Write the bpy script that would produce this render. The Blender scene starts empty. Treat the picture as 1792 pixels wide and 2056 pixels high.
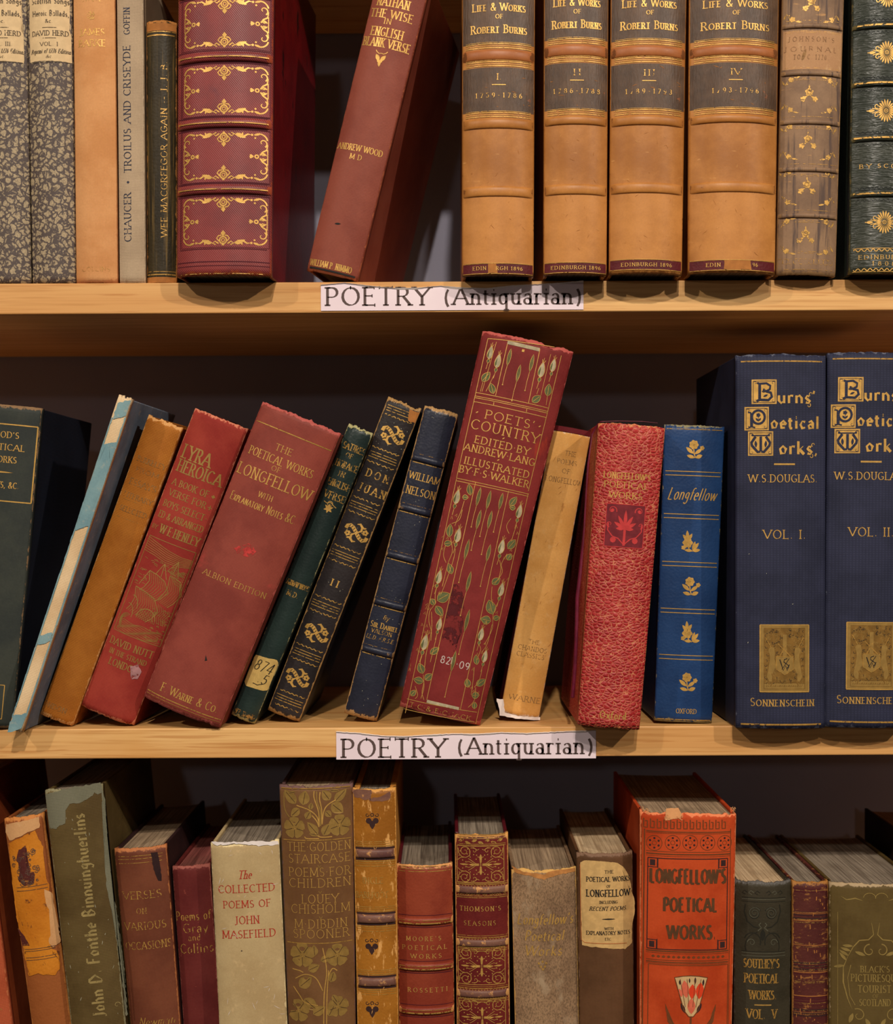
import bpy, bmesh, math, random
from mathutils import Vector, Matrix, noise as mnoise

SC = bpy.context.scene
COL = SC.collection
R = math.radians
# ------------------------------------------------------------------ camera, world, lights
F, CX, CY, D, TH = 2806.0, 896.0, 1050.0, 0.92, 0.0048   # focal length in px, principal point, distance to shelf edge, roll
cam_d = bpy.data.cameras.new('camera')
cam = bpy.data.objects.new('camera', cam_d)
COL.objects.link(cam)
cam_d.sensor_fit = 'HORIZONTAL'
cam_d.sensor_width = 36.0
cam_d.lens = 36.0 * F / 1792.0
cam_d.shift_y = (CY - 1028.0) / 1792.0
cam_d.clip_start = 0.02
cam_d.dof.use_dof = True
cam_d.dof.focus_distance = 0.925
cam_d.dof.aperture_fstop = 8.0
CAM = Vector((0.0, -D, 0.0))
AX, AU = Vector((math.cos(TH), 0, -math.sin(TH))), Vector((math.sin(TH), 0, math.cos(TH)))
cam.matrix_world = Matrix(((AX.x, AU.x, 0, CAM.x), (AX.y, AU.y, -1, CAM.y), (AX.z, AU.z, 0, CAM.z), (0, 0, 0, 1)))
SC.camera = cam

SC.view_settings.view_transform = 'Standard'
SC.view_settings.look = 'None'
SC.view_settings.gamma = 1.0
SC.view_settings.use_curve_mapping = False
SC.view_settings.exposure = 0.12

world = bpy.data.worlds.new('room_light')
SC.world = world
world.use_nodes = True
world.node_tree.nodes['Background'].inputs[0].default_value = (1.0, 0.86, 0.72, 1)
world.node_tree.nodes['Background'].inputs[1].default_value = 0.045


def lamp(name, loc, power, col=(1.0, 0.90, 0.78), rad=0.035, aim=(0, 0, 0)):
    d = bpy.data.lights.new(name, 'SPOT')
    d.energy = power
    d.color = col
    d.shadow_soft_size = rad
    d.spot_size = R(60)
    d.spot_blend = 0.6
    o = bpy.data.objects.new(name, d)
    COL.objects.link(o)
    o.location = loc
    o.rotation_euler = (Vector(aim) - Vector(loc)).to_track_quat('-Z', 'Y').to_euler()
    return o


lamp('ceiling_spot', (0.10, -2.05, 1.70), 145)
lamp('ceiling_spot', (-1.75, -2.0, 1.6), 90)
lamp('ceiling_spot', (1.85, -2.0, 1.5), 125)
lamp('ceiling_spot', (0.35, -3.0, 1.88), 70, rad=0.05)
lamp('ceiling_spot', (-0.6, -5.0, 0.86), 24, rad=0.08)


def P(px, py, Y):
    """World point on the plane at depth Y behind a pixel of the photograph."""
    d = AX * (px - CX) + AU * (CY - py) + Vector((0, F, 0))
    return CAM + d * ((D + Y) / F)


def kk(Y):
    return (D + Y) / F


# ------------------------------------------------------------------ materials
def lin(c, m=1.0):
    o = []
    for v in c:
        v = v / 255.0
        o.append(min(0.95, (v / 12.92 if v <= 0.04045 else ((v + 0.055) / 1.055) ** 2.4) * m))
    return (o[0], o[1], o[2], 1.0)


MATS = {}


class NT:
    def __init__(s, name):
        s.m = bpy.data.materials.new(name)
        s.m.use_nodes = True
        s.t = s.m.node_tree
        s.b = s.t.nodes['Principled BSDF']
        s.out = s.t.nodes['Material Output']
        s.co = s.n('ShaderNodeTexCoord').outputs['Object']
        MATS[name] = s.m

    def n(s, typ, **kw):
        x = s.t.nodes.new(typ)
        for k, v in kw.items():
            setattr(x, k, v)
        return x

    def l(s, a, b):
        s.t.links.new(a, b)

    def map(s, scale=(1, 1, 1), loc=(0, 0, 0), rot=(0, 0, 0), src=None):
        x = s.n('ShaderNodeMapping')
        x.inputs['Location'].default_value = loc
        x.inputs['Rotation'].default_value = rot
        x.inputs['Scale'].default_value = scale
        s.l(src or s.co, x.inputs['Vector'])
        return x.outputs[0]

    def noise(s, vec, scale, detail=4, rough=0.55, dist=0.0):
        x = s.n('ShaderNodeTexNoise')
        s.l(vec, x.inputs['Vector'])
        x.inputs['Scale'].default_value = scale
        x.inputs['Detail'].default_value = detail
        x.inputs['Roughness'].default_value = rough
        x.inputs['Distortion'].default_value = dist
        return x.outputs[0]

    def voro(s, vec, scale, feature='DISTANCE_TO_EDGE', rnd=1.0):
        x = s.n('ShaderNodeTexVoronoi', feature=feature)
        s.l(vec, x.inputs['Vector'])
        x.inputs['Scale'].default_value = scale
        x.inputs['Randomness'].default_value = rnd
        return x.outputs['Distance']

    def wave(s, vec, scale, axis='X', dist=0.0):
        x = s.n('ShaderNodeTexWave', bands_direction=axis)
        s.l(vec, x.inputs['Vector'])
        x.inputs['Scale'].default_value = scale
        x.inputs['Distortion'].default_value = dist
        return x.outputs[1]

    def rng(s, v, a, b, c=0.0, d=1.0):
        x = s.n('ShaderNodeMapRange')
        x.interpolation_type = 'SMOOTHSTEP'
        s.l(v, x.inputs[0])
        for i, q in enumerate((a, b, c, d)):
            x.inputs[i + 1].default_value = q
        return x.outputs[0]

    def math(s, op, a, b):
        x = s.n('ShaderNodeMath', operation=op)
        for i, q in enumerate((a, b)):
            if isinstance(q, (int, float)):
                x.inputs[i].default_value = q
            else:
                s.l(q, x.inputs[i])
        return x.outputs[0]

    def mix(s, f, a, b, blend='MIX'):
        x = s.n('ShaderNodeMix', data_type='RGBA', blend_type=blend)
        for i, q in ((0, f), (6, a), (7, b)):
            if isinstance(q, (int, float, tuple)):
                x.inputs[i].default_value = q
            else:
                s.l(q, x.inputs[i])
        return x.outputs[2]

    def attr(s, name):
        return s.n('ShaderNodeAttribute', attribute_name=name).outputs['Fac']

    def bump(s, h, strength, dist):
        x = s.n('ShaderNodeBump')
        x.inputs['Strength'].default_value = strength
        x.inputs['Distance'].default_value = dist
        s.l(h, x.inputs['Height'])
        prev = s.b.inputs['Normal'].links
        if prev:
            s.l(prev[0].from_socket, x.inputs['Normal'])
        s.l(x.outputs[0], s.b.inputs['Normal'])

    def col(s, c):
        if isinstance(c, tuple):
            s.b.inputs['Base Color'].default_value = c
        else:
            s.l(c, s.b.inputs['Base Color'])

    def surf(s, rough=0.6, spec=0.3, metal=0.0):
        s.b.inputs['Roughness'].default_value = rough
        s.b.inputs['Specular IOR Level'].default_value = spec
        s.b.inputs['Metallic'].default_value = metal


SEED = [0]


def cover(name, c1, c2, wear=None, grain='cloth', rough=0.6, spec=0.3, m=1.0, wamt=1.0, big=30, streak=None):
    t = NT(name)
    SEED[0] += 1
    v = t.map(loc=(SEED[0] * 1.37, SEED[0] * 0.73, SEED[0] * 2.1))
    warm = lambda q: (q[0], q[1], q[2] * (0.93 if q[0] > q[2] else 1.0), 1.0)
    c1, c2 = warm(lin(c1, m)), warm(lin(c2, m))
    spec *= 0.6
    c = t.mix(t.rng(t.noise(v, big, 5, 0.62), 0.36, 0.66), c1, c2)
    fine = t.noise(v, 900, 2, 0.5)
    c = t.mix(0.35, c, t.mix(fine, (0.45, 0.45, 0.45, 1), (1.0, 1.0, 1.0, 1)), 'MULTIPLY')
    c = t.mix(1.0, c, (1.16, 1.16, 1.16, 1), 'MULTIPLY')
    if grain == 'cloth':
        h = t.math('ADD', t.wave(v, 330, 'X', 0.6), t.wave(v, 330, 'Z', 0.6))
        c = t.mix(t.rng(h, 0.2, 1.8, 0.16, 0.0), c, (0, 0, 0, 1))
        t.bump(h, 0.10, 0.0003)
        t.bump(fine, 0.12, 0.0004)
    elif grain == 'linen':
        h = t.math('ADD', t.wave(v, 310, 'X', 1.2), t.wave(v, 310, 'Z', 1.2))
        c = t.mix(t.rng(h, 0.2, 1.8, 0.2, 0.0), c, (0, 0, 0, 1))
        t.bump(h, 0.25, 0.0004)
    elif grain == 'grid':
        h = t.math('MULTIPLY', t.rng(t.wave(v, 150, 'X'), 0.2, 0.6), t.rng(t.wave(v, 210, 'Z'), 0.1, 0.5))
        c = t.mix(t.math('MULTIPLY', t.math('SUBTRACT', 1.0, h), 0.22), c, (0, 0, 0, 1))
        t.bump(h, 0.12, 0.0003)
    elif grain == 'leather':
        h = t.voro(v, 650, 'SMOOTH_F1')
        t.bump(h, 0.22, 0.0005)
        t.bump(t.noise(v, 120, 4), 0.1, 0.0006)
    elif grain == 'upright':
        h = t.noise(t.map(scale=(1300, 1300, 150)), 1.0, 3, 0.6)
        t.bump(h, 0.3, 0.0006)
        c = t.mix(t.rng(h, 0.45, 0.7, 0, 0.3), c, (0.03, 0.02, 0.014, 1))
    elif grain == 'twill':
        h = t.wave(t.map(rot=(0, 0.7, 0)), 300, 'X', 0.8)
        c = t.mix(t.math('MULTIPLY', h, 0.08), c, (0.9, 0.5, 0.45, 1))
        t.bump(h, 0.2, 0.0004)
    elif grain == 'straight':
        h = t.noise(t.map(scale=(160, 160, 950)), 1.0, 3, 0.5, 0.4)
        t.bump(h, 0.6, 0.0011)
    elif grain == 'calf':
        t.bump(t.noise(v, 420, 3), 0.10, 0.0004)
        t.bump(t.noise(v, 60, 3), 0.10, 0.0012)
        sc = t.rng(t.noise(t.map(scale=(60, 60, 420), rot=(0, 0.5, 0)), 1.0, 4, 0.6, 0.6), 0.66, 0.74, 0, 0.45)
        c = t.mix(sc, c, lin((215, 160, 95), m))
    elif grain == 'paper':
        t.bump(t.noise(v, 90, 5), 0.25, 0.001)
        c = t.mix(t.rng(t.noise(v, 160, 5, 0.7), 0.55, 0.75, 0, 0.35), c, lin((225, 190, 140), m))
    elif grain == 'suede':
        n = t.noise(t.map(scale=(1200, 1200, 620), rot=(0, 0.5, 0)), 1.0, 3, 0.7)
        c = t.mix(t.rng(n, 0.42, 0.64, 0, 0.55), c, lin((58, 46, 36), m))
        t.bump(n, 0.3, 0.0008)
    if streak:
        s = t.rng(t.noise(t.map(scale=streak[1]), 1.0, 5, 0.65), streak[2], streak[3])
        c = t.mix(s, c, lin(streak[0], m))
    if wear:
        w = t.math('ADD', t.math('MULTIPLY', t.attr('wear'), wamt), t.math('SUBTRACT', t.math('MULTIPLY', t.noise(v, 190, 6, 0.7), 1.7), 0.95))
        c = t.mix(t.rng(w, 0.42, 0.62), c, lin(wear, m))
    t.col(c)
    t.surf(rough, spec)
    return t.m


def plain(name, c, rough=0.7, spec=0.2, var=0.25, m=1.0, worn=0.0, wscale=260, metal=0.0, bump=0.0):
    """Flat ink, paint or foil; worn > 0 rubs it away in patches."""
    t = NT(name)
    c = lin(c, m)
    n = t.noise(t.co, 220, 4, 0.6)
    k = 1.0 - var
    t.col(t.mix(t.rng(n, 0.35, 0.7), (c[0] * k, c[1] * k, c[2] * k, 1), c))
    t.surf(rough, spec, metal)
    if bump:
        t.bump(t.noise(t.co, 500, 4), bump, 0.0006)
    if worn:
        tr = t.n('ShaderNodeBsdfTransparent')
        mx = t.n('ShaderNodeMixShader')
        cut = 0.5 + 0.30 * (0.5 - worn)
        t.l(t.rng(t.noise(t.co, wscale, 5, 0.7), cut - 0.05, cut + 0.05), mx.inputs[0])
        t.l(t.b.outputs[0], mx.inputs[1])
        t.l(tr.outputs[0], mx.inputs[2])
        t.l(mx.outputs[0], t.out.inputs[0])
    return t.m


def pages(name, c1, c2, m=1.0):
    t = NT(name)
    n = t.noise(t.map(scale=(900, 14, 14)), 1.0, 3, 0.6, 0.3)
    d = t.noise(t.co, 40, 4)
    c = t.mix(t.rng(n, 0.3, 0.7), lin(c2, m), lin(c1, m))
    c = t.mix(t.rng(d, 0.4, 0.75, 0, 0.4), c, lin((88, 74, 60), m))
    t.col(c)
    t.bump(n, 0.5, 0.0006)
    t.surf(0.85, 0.1)
    return t.m


def make_materials():
    G = dict(rough=0.42, spec=0.5, metal=0.45)
    plain('gilt', (222, 172, 88), var=0.25, **G)
    plain('gilt_worn', (215, 165, 82), var=0.3, worn=0.34, wscale=420, **G)
    plain('gilt_faint', (200, 150, 78), var=0.3, worn=0.52, wscale=480, **G)
    plain('gilt_dark', (152, 112, 52), var=0.3, rough=0.4, spec=0.5, metal=0.4)
    plain('gilt_olive', (166, 130, 66), var=0.2, rough=0.45, spec=0.5, metal=0.35)
    plain('gilt_line', (205, 155, 75), var=0.3, worn=0.2, wscale=500, **G)
    plain('ink_black', (38, 34, 32))
    plain('ink_grey', (92, 78, 62), worn=0.2, wscale=600)
    plain('ink_brown', (96, 74, 62), worn=0.1, wscale=700)
    plain('ink_navy', (52, 54, 70))
    plain('ink_red', (172, 52, 36), var=0.15)
    plain('ink_faint', (150, 112, 68), worn=0.35, wscale=500)
    plain('ink_label', (92, 74, 70), var=0.1)
    plain('chalk', (205, 185, 175), worn=0.15, wscale=900)
    plain('green_foil', (98, 100, 62), var=0.3)
    plain('bud_foil', (188, 172, 138), var=0.35)
    plain('stain_dark', (88, 26, 30), worn=0.5, wscale=120)
    plain('wood_speck', (90, 95, 130))
    # wood of the shelves
    t = NT('pine_wood')
    v = t.map(scale=(3.0, 60, 60))
    g = t.noise(v, 1.0, 6, 0.6, 0.6)
    w = t.noise(t.map(scale=(12, 500, 500)), 1.0, 3, 0.5)
    c = t.mix(t.rng(g, 0.3, 0.7), lin((206, 150, 88)), lin((224, 176, 112)))
    c = t.mix(t.rng(w, 0.45, 0.7, 0, 0.55), c, lin((180, 122, 62)))
    c = t.mix(t.rng(t.noise(t.map(scale=(9, 260, 260)), 1.0, 4, 0.6, 0.5), 0.56, 0.64, 0, 0.5), c, lin((176, 112, 52)))
    c = t.mix(t.rng(t.noise(t.co, 9, 3), 0.55, 0.75, 0, 0.5), c, lin((205, 145, 75)))
    t.col(c)
    t.bump(w, 0.12, 0.0005)
    t.surf(0.5, 0.35)
    t = NT('wall_paint')
    c = t.mix(t.rng(t.noise(t.co, 6, 4), 0.3, 0.7), lin((142, 140, 158)), lin((152, 150, 168)))
    t.col(c)
    t.surf(0.8, 0.2)
    t = NT('label_paper')
    t.col(t.mix(t.rng(t.noise(t.co, 25, 4), 0.3, 0.7), lin((226, 206, 214)), lin((234, 216, 222))))
    t.surf(0.7, 0.25)
    plain('torn_paper', (235, 222, 215), var=0.1)
    # marbled paper boards
    t = NT('marbled_paper')
    dv = t.n('ShaderNodeVectorMath', operation='ADD')
    nz = t.n('ShaderNodeTexNoise')
    nz.inputs['Scale'].default_value = 320
    nz.inputs['Detail'].default_value = 3
    t.l(t.co, nz.inputs['Vector'])
    sc = t.n('ShaderNodeVectorMath', operation='SCALE')
    sc.inputs['Scale'].default_value = 0.006
    t.l(nz.outputs['Color'], sc.inputs[0])
    t.l(t.co, dv.inputs[0])
    t.l(sc.outputs[0], dv.inputs[1])
    e = t.voro(dv.outputs[0], 235)
    e2 = t.voro(dv.outputs[0], 560)
    c = t.mix(t.rng(e, 0.07, 0.21), lin((78, 66, 62)), lin((168, 148, 116)))
    c = t.mix(t.rng(e2, 0.03, 0.12, 0.5, 0.0), c, lin((80, 68, 62)))
    c = t.mix(t.rng(t.noise(t.co, 140, 3), 0.62, 0.72, 0, 0.8), c, lin((72, 58, 50)))
    t.col(c)
    t.bump(t.noise(t.co, 900, 3), 0.2, 0.0004)
    t.surf(0.6, 0.3)
    # pebbled red leather
    t = NT('pebbled_leather')
    v = t.map(scale=(1.0, 1.0, 1.45))
    e = t.voro(v, 330)
    n = t.noise(t.co, 260, 4, 0.7)
    f = t.rng(t.math('ADD', e, t.math('MULTIPLY', t.math('SUBTRACT', n, 0.5), 0.26)), -0.035, 0.075)
    red = t.mix(t.rng(t.noise(t.co, 45, 4), 0.35, 0.7), lin((152, 28, 31)), lin((174, 48, 44)))
    c = t.mix(f, lin((206, 134, 94)), red)
    c = t.mix(t.rng(t.noise(t.co, 70, 5, 0.7), 0.62, 0.72, 0, 0.8), c, lin((120, 30, 30)))
    w = t.math('ADD', t.math('MULTIPLY', t.attr('wear'), 0.7), t.math('SUBTRACT', t.math('MULTIPLY', n, 1.5), 0.85))
    c = t.mix(t.rng(w, 0.5, 0.7), c, lin((205, 130, 80)))
    t.col(c)
    t.bump(e, 0.7, 0.0018)
    t.surf(0.5, 0.35)
    # page edges
    pages('page_edges', (176, 150, 120), (122, 100, 78))
    pages('page_edges_grey', (150, 136, 118), (94, 82, 70))
    pages('page_edges_pale', (214, 188, 150), (164, 136, 102))
    pages('page_edges_red', (150, 84, 76), (104, 52, 48))


# ------------------------------------------------------------------ pen-drawn lettering: skeletons stroked with a broad nib
UP = {
 'A': (.86, '0 0 .43 1|.43 1 .86 0|.15 .35 .71 .35'),
 'B': (.66, '.1 0 .1 1|.1 1 .32 1 a .32 .76 .21 .24 90 -90 .1 .52|.1 .52 .33 .52 a .34 .26 .26 .26 90 -90 .1 0'),
 'C': (.76, 'a .43 .5 .38 .5 45 315'),
 'D': (.8, '.1 0 .1 1|.1 1 .32 1 a .32 .5 .42 .5 90 -90 .1 0'),
 'E': (.62, '.1 0 .1 1|.1 1 .54 1|.1 .53 .44 .53|.1 0 .57 0'),
 'F': (.58, '.1 0 .1 1|.1 1 .54 1|.1 .53 .44 .53'),
 'G': (.82, 'a .43 .5 .38 .5 48 325|.52 .42 .8 .42|.73 .42 .73 .1'),
 'H': (.8, '.1 0 .1 1|.7 0 .7 1|.1 .52 .7 .52'),
 'I': (.3, '.15 0 .15 1'),
 'J': (.42, '.28 1 .28 .12 a .1 .12 .18 .2 0 -120'),
 'K': (.74, '.1 0 .1 1|.64 1 .1 .4|.27 .58 .7 0'),
 'L': (.6, '.1 0 .1 1|.1 0 .54 0'),
 'M': (1.0, '.1 0 .12 1|.12 1 .5 .1|.5 .1 .88 1|.88 1 .9 0'),
 'N': (.82, '.12 0 .12 1|.12 1 .7 0|.7 0 .7 1'),
 'O': (.88, 'a .44 .5 .38 .5 90 450'),
 'P': (.62, '.1 0 .1 1|.1 1 .32 1 a .32 .73 .24 .27 90 -90 .1 .46'),
 'Q': (.88, 'a .44 .5 .38 .5 90 450|.45 .1 .85 -.2'),
 'R': (.72, '.1 0 .1 1|.1 1 .32 1 a .32 .75 .23 .25 90 -90 .1 .5|.34 .5 .68 0'),
 'S': (.58, 'a .29 .75 .2 .25 35 270 a .29 .25 .23 .25 90 -145'),
 'T': (.68, '.34 0 .34 1|.03 1 .65 1'),
 'U': (.8, '.12 1 .12 .36 a .4 .36 .28 .36 180 360 .68 1'),
 'V': (.82, '0 1 .41 0|.41 0 .82 1'),
 'W': (1.18, '0 1 .3 0|.3 0 .59 1|.59 1 .88 0|.88 0 1.18 1'),
 'X': (.76, '.04 1 .72 0|.72 1 .04 0'),
 'Y': (.76, '0 1 .38 .46|.76 1 .38 .46|.38 .46 .38 0'),
 'Z': (.66, '.06 1 .6 1|.6 1 .06 0|.06 0 .62 0'),
 '&': (.84, '.8 .42 .55 .05 a .3 .23 .22 .23 -40 -250 .5 .66 a .36 .82 .15 .18 -20 200 .3 .6 .76 0'),
 '0': (.62, 'a .31 .5 .24 .5 90 450'), '1': (.4, '.08 .82 .22 1|.22 1 .22 0'),
 '2': (.58, 'a .28 .74 .2 .26 160 -30 .08 0|.08 0 .52 0'),
 '3': (.56, 'a .26 .76 .18 .24 150 -90|a .26 .26 .22 .26 90 -150'),
 '4': (.62, '.42 0 .42 1|.42 1 .04 .28|.04 .28 .58 .28'),
 '5': (.56, '.46 1 .14 1|.14 1 .1 .56 a .26 .3 .22 .3 120 -150'),
 '6': (.58, '.44 .96 a .38 .4 .3 .55 110 180|a .29 .28 .21 .28 0 360'),
 '7': (.56, '.06 1 .52 1|.52 1 .2 0'),
 '8': (.58, 'a .29 .75 .17 .23 90 450|a .29 .26 .22 .26 90 450'),
 '9': (.58, 'a .29 .7 .21 .28 0 360|.5 .7 a .2 .6 .3 .6 0 -75'),
 '.': (.26, '.1 .03 .16 .03|.1 .09 .16 .09'), ',': (.26, '.15 .08 .06 -.14'), "'": (.24, '.14 1 .08 .76'),
 '-': (.44, '.06 .42 .38 .42'), '\u2014': (.9, '.05 .42 .85 .42'), '\u00b7': (.3, '.11 .46 .19 .46|.11 .53 .19 .53'),
 '(': (.4, 'a .5 .38 .4 .68 130 230'), ')': (.4, 'a -.1 .38 .4 .68 50 -50'), '!': (.24, '.12 1 .12 .3|.12 .03 .12 .1'),
 'v': (.5, '.05 .6 .25 .05|.25 .05 .45 .6'),
}
LO = {
 'a': (.52, 'a .24 .18 .18 .18 90 450|.08 .52 a .25 .44 .17 .18 150 0 .42 0'),
 'b': (.56, '.1 0 .1 1|a .29 .31 .2 .31 160 -160'), 'c': (.48, 'a .27 .31 .21 .31 45 315'),
 'd': (.58, '.46 0 .46 1|a .27 .31 .2 .31 20 340'), 'e': (.5, '.06 .34 .47 .34 a .26 .31 .21 .31 8 310'),
 'f': (.36, '.14 0 .14 .78 a .3 .78 .16 .22 180 50|.0 .6 .32 .6'),
 'g': (.54, 'a .25 .38 .18 .24 0 360|.44 .6 .44 -.05 a .25 -.1 .19 .22 0 -150'),
 'h': (.58, '.1 0 .1 1|.1 .36 a .29 .4 .19 .22 160 0 .48 0'), 'i': (.26, '.13 0 .13 .62|.1 .84 .16 .84|.1 .9 .16 .9'),
 'j': (.28, '.16 .62 .16 -.1 a .02 -.1 .14 .2 0 -100|.13 .87 .19 .87'), 'k': (.54, '.1 0 .1 1|.44 .62 .1 .26|.2 .36 .5 0'),
 'l': (.26, '.13 0 .13 1'), 'm': (.88, '.1 0 .1 .62|.1 .4 a .26 .42 .16 .2 160 0 .42 0|.42 .4 a .58 .42 .17 .2 160 0 .75 0'),
 'n': (.58, '.1 0 .1 .62|.1 .38 a .29 .4 .19 .22 160 0 .48 0'), 'o': (.54, 'a .27 .31 .21 .31 90 450'),
 'p': (.56, '.1 -.34 .1 .62|a .29 .31 .2 .31 160 -160'), 'q': (.58, '.46 -.34 .46 .62|a .27 .31 .2 .31 20 340'),
 'r': (.4, '.1 0 .1 .62|.1 .4 a .28 .42 .18 .2 165 50'), 's': (.42, 'a .21 .46 .14 .16 35 270 a .21 .15 .16 .15 90 -150'),
 't': (.36, '.14 .84 .14 .14 a .26 .14 .12 .14 180 300|0 .62 .32 .62'), 'u': (.58, '.1 .62 .1 .22 a .28 .22 .18 .22 180 350|.47 0 .47 .62'),
 'v': (.54, '.02 .62 .27 0|.27 0 .52 .62'), 'w': (.82, '.02 .62 .22 0|.22 0 .41 .62|.41 .62 .6 0|.6 0 .8 .62'),
 'x': (.52, '.04 .62 .48 0|.48 .62 .04 0'), 'y': (.54, '.02 .62 .27 0|.52 .62 .27 0 .16 -.32'), 'z': (.48, '.06 .62 .42 .62|.42 .62 .06 0|.06 0 .44 0'),
}


def glyph(ch, small, step):
    if ch.islower():
        if small:
            w, s = UP[ch.upper()]
            sc = small
        else:
            w, s = LO[ch]
            sc = 1.0
    else:
        w, s = UP.get(ch, (.35, ''))
        sc = 1.0
    strokes = []
    for part in s.split('|'):
        tk = part.split()
        i, pts = 0, []
        while i < len(tk):
            if tk[i] == 'a':
                cx, cy, rx, ry, a0, a1 = (float(q) for q in tk[i + 1:i + 7])
                n = max(2, int(abs(a1 - a0) / step))
                for j in range(n + 1):
                    a = R(a0 + (a1 - a0) * j / n)
                    pts.append((cx + rx * math.cos(a), cy + ry * math.sin(a)))
                i += 7
            else:
                pts.append((float(tk[i]), float(tk[i + 1])))
                i += 2
        q = []
        for p in pts:
            if not q or abs(p[0] - q[-1][0]) + abs(p[1] - q[-1][1]) > 1e-4:
                q.append(p)
        if len(q) > 1:
            strokes.append([(x * sc, y * sc) for x, y in q])
    return w * sc, strokes


def seg_dist(p, a, b):
    ax, ay = b[0] - a[0], b[1] - a[1]
    l2 = ax * ax + ay * ay
    t = 0 if l2 == 0 else max(0, min(1, ((p[0] - a[0]) * ax + (p[1] - a[1]) * ay) / l2))
    return math.hypot(p[0] - a[0] - ax * t, p[1] - a[1] - ay * t)


def pen(pts, wf):
    """Quads along a polyline; wf gives the full width at each point from the local direction."""
    n = len(pts)
    L, Q = [], []
    closed = math.dist(pts[0], pts[-1]) < 1e-6 and n > 3
    for i in range(n):
        if closed:
            a, b = pts[i - 1 if i else n - 2], pts[i + 1 if i < n - 1 else 1]
        else:
            a, b = pts[max(i - 1, 0)], pts[min(i + 1, n - 1)]
        dx, dy = b[0] - a[0], b[1] - a[1]
        d = math.hypot(dx, dy) or 1e-9
        w = wf(math.atan2(dy, dx), i / (n - 1)) / 2
        L.append((pts[i][0] - dy / d * w, pts[i][1] + dx / d * w))
        Q.append((pts[i][0] + dy / d * w, pts[i][1] - dx / d * w))
    return [[Q[i], Q[i + 1], L[i + 1], L[i]] for i in range(n - 1)]


# ------------------------------------------------------------------ mesh collecting
class MB:
    def __init__(s):
        s.v, s.f, s.mi, s.mats, s.w, s.sm = [], [], [], [], [], []

    def add(s, verts, faces, mat, wear=None, smooth=False):
        o = len(s.v)
        if mat not in s.mats:
            s.mats.append(mat)
        k = s.mats.index(mat)
        s.v += [tuple(q) for q in verts]
        s.w += wear if wear else [0.0] * len(verts)
        for f in faces:
            s.f.append([o + i for i in f])
            s.mi.append(k)
            s.sm.append(smooth)

    def build(s, name, parent):
        me = bpy.data.meshes.new(name)
        me.from_pydata(s.v, [], s.f)
        for m in s.mats:
            me.materials.append(MATS[m])
        me.polygons.foreach_set('material_index', s.mi)
        me.polygons.foreach_set('use_smooth', s.sm)
        a = me.attributes.new('wear', 'FLOAT', 'POINT')
        a.data.foreach_set('value', s.w)
        me.update()
        o = bpy.data.objects.new(name, me)
        COL.objects.link(o)
        if parent:
            o.parent = parent
        return o


def box_mb(x0, x1, y0, y1, z0, z1, mat, bev=0.0, seg=2):
    bm = bmesh.new()
    bmesh.ops.create_cube(bm, size=1.0)
    for v in bm.verts:
        v.co = ((x0 + x1) / 2 + v.co.x * (x1 - x0), (y0 + y1) / 2 + v.co.y * (y1 - y0), (z0 + z1) / 2 + v.co.z * (z1 - z0))
    if bev:
        bmesh.ops.bevel(bm, geom=list(bm.edges), offset=bev, segments=seg, affect='EDGES', profile=0.5)
    bm.verts.index_update()
    m = MB()
    m.add([v.co[:] for v in bm.verts], [[v.index for v in f.verts] for f in bm.faces], mat)
    bm.free()
    return m


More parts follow.
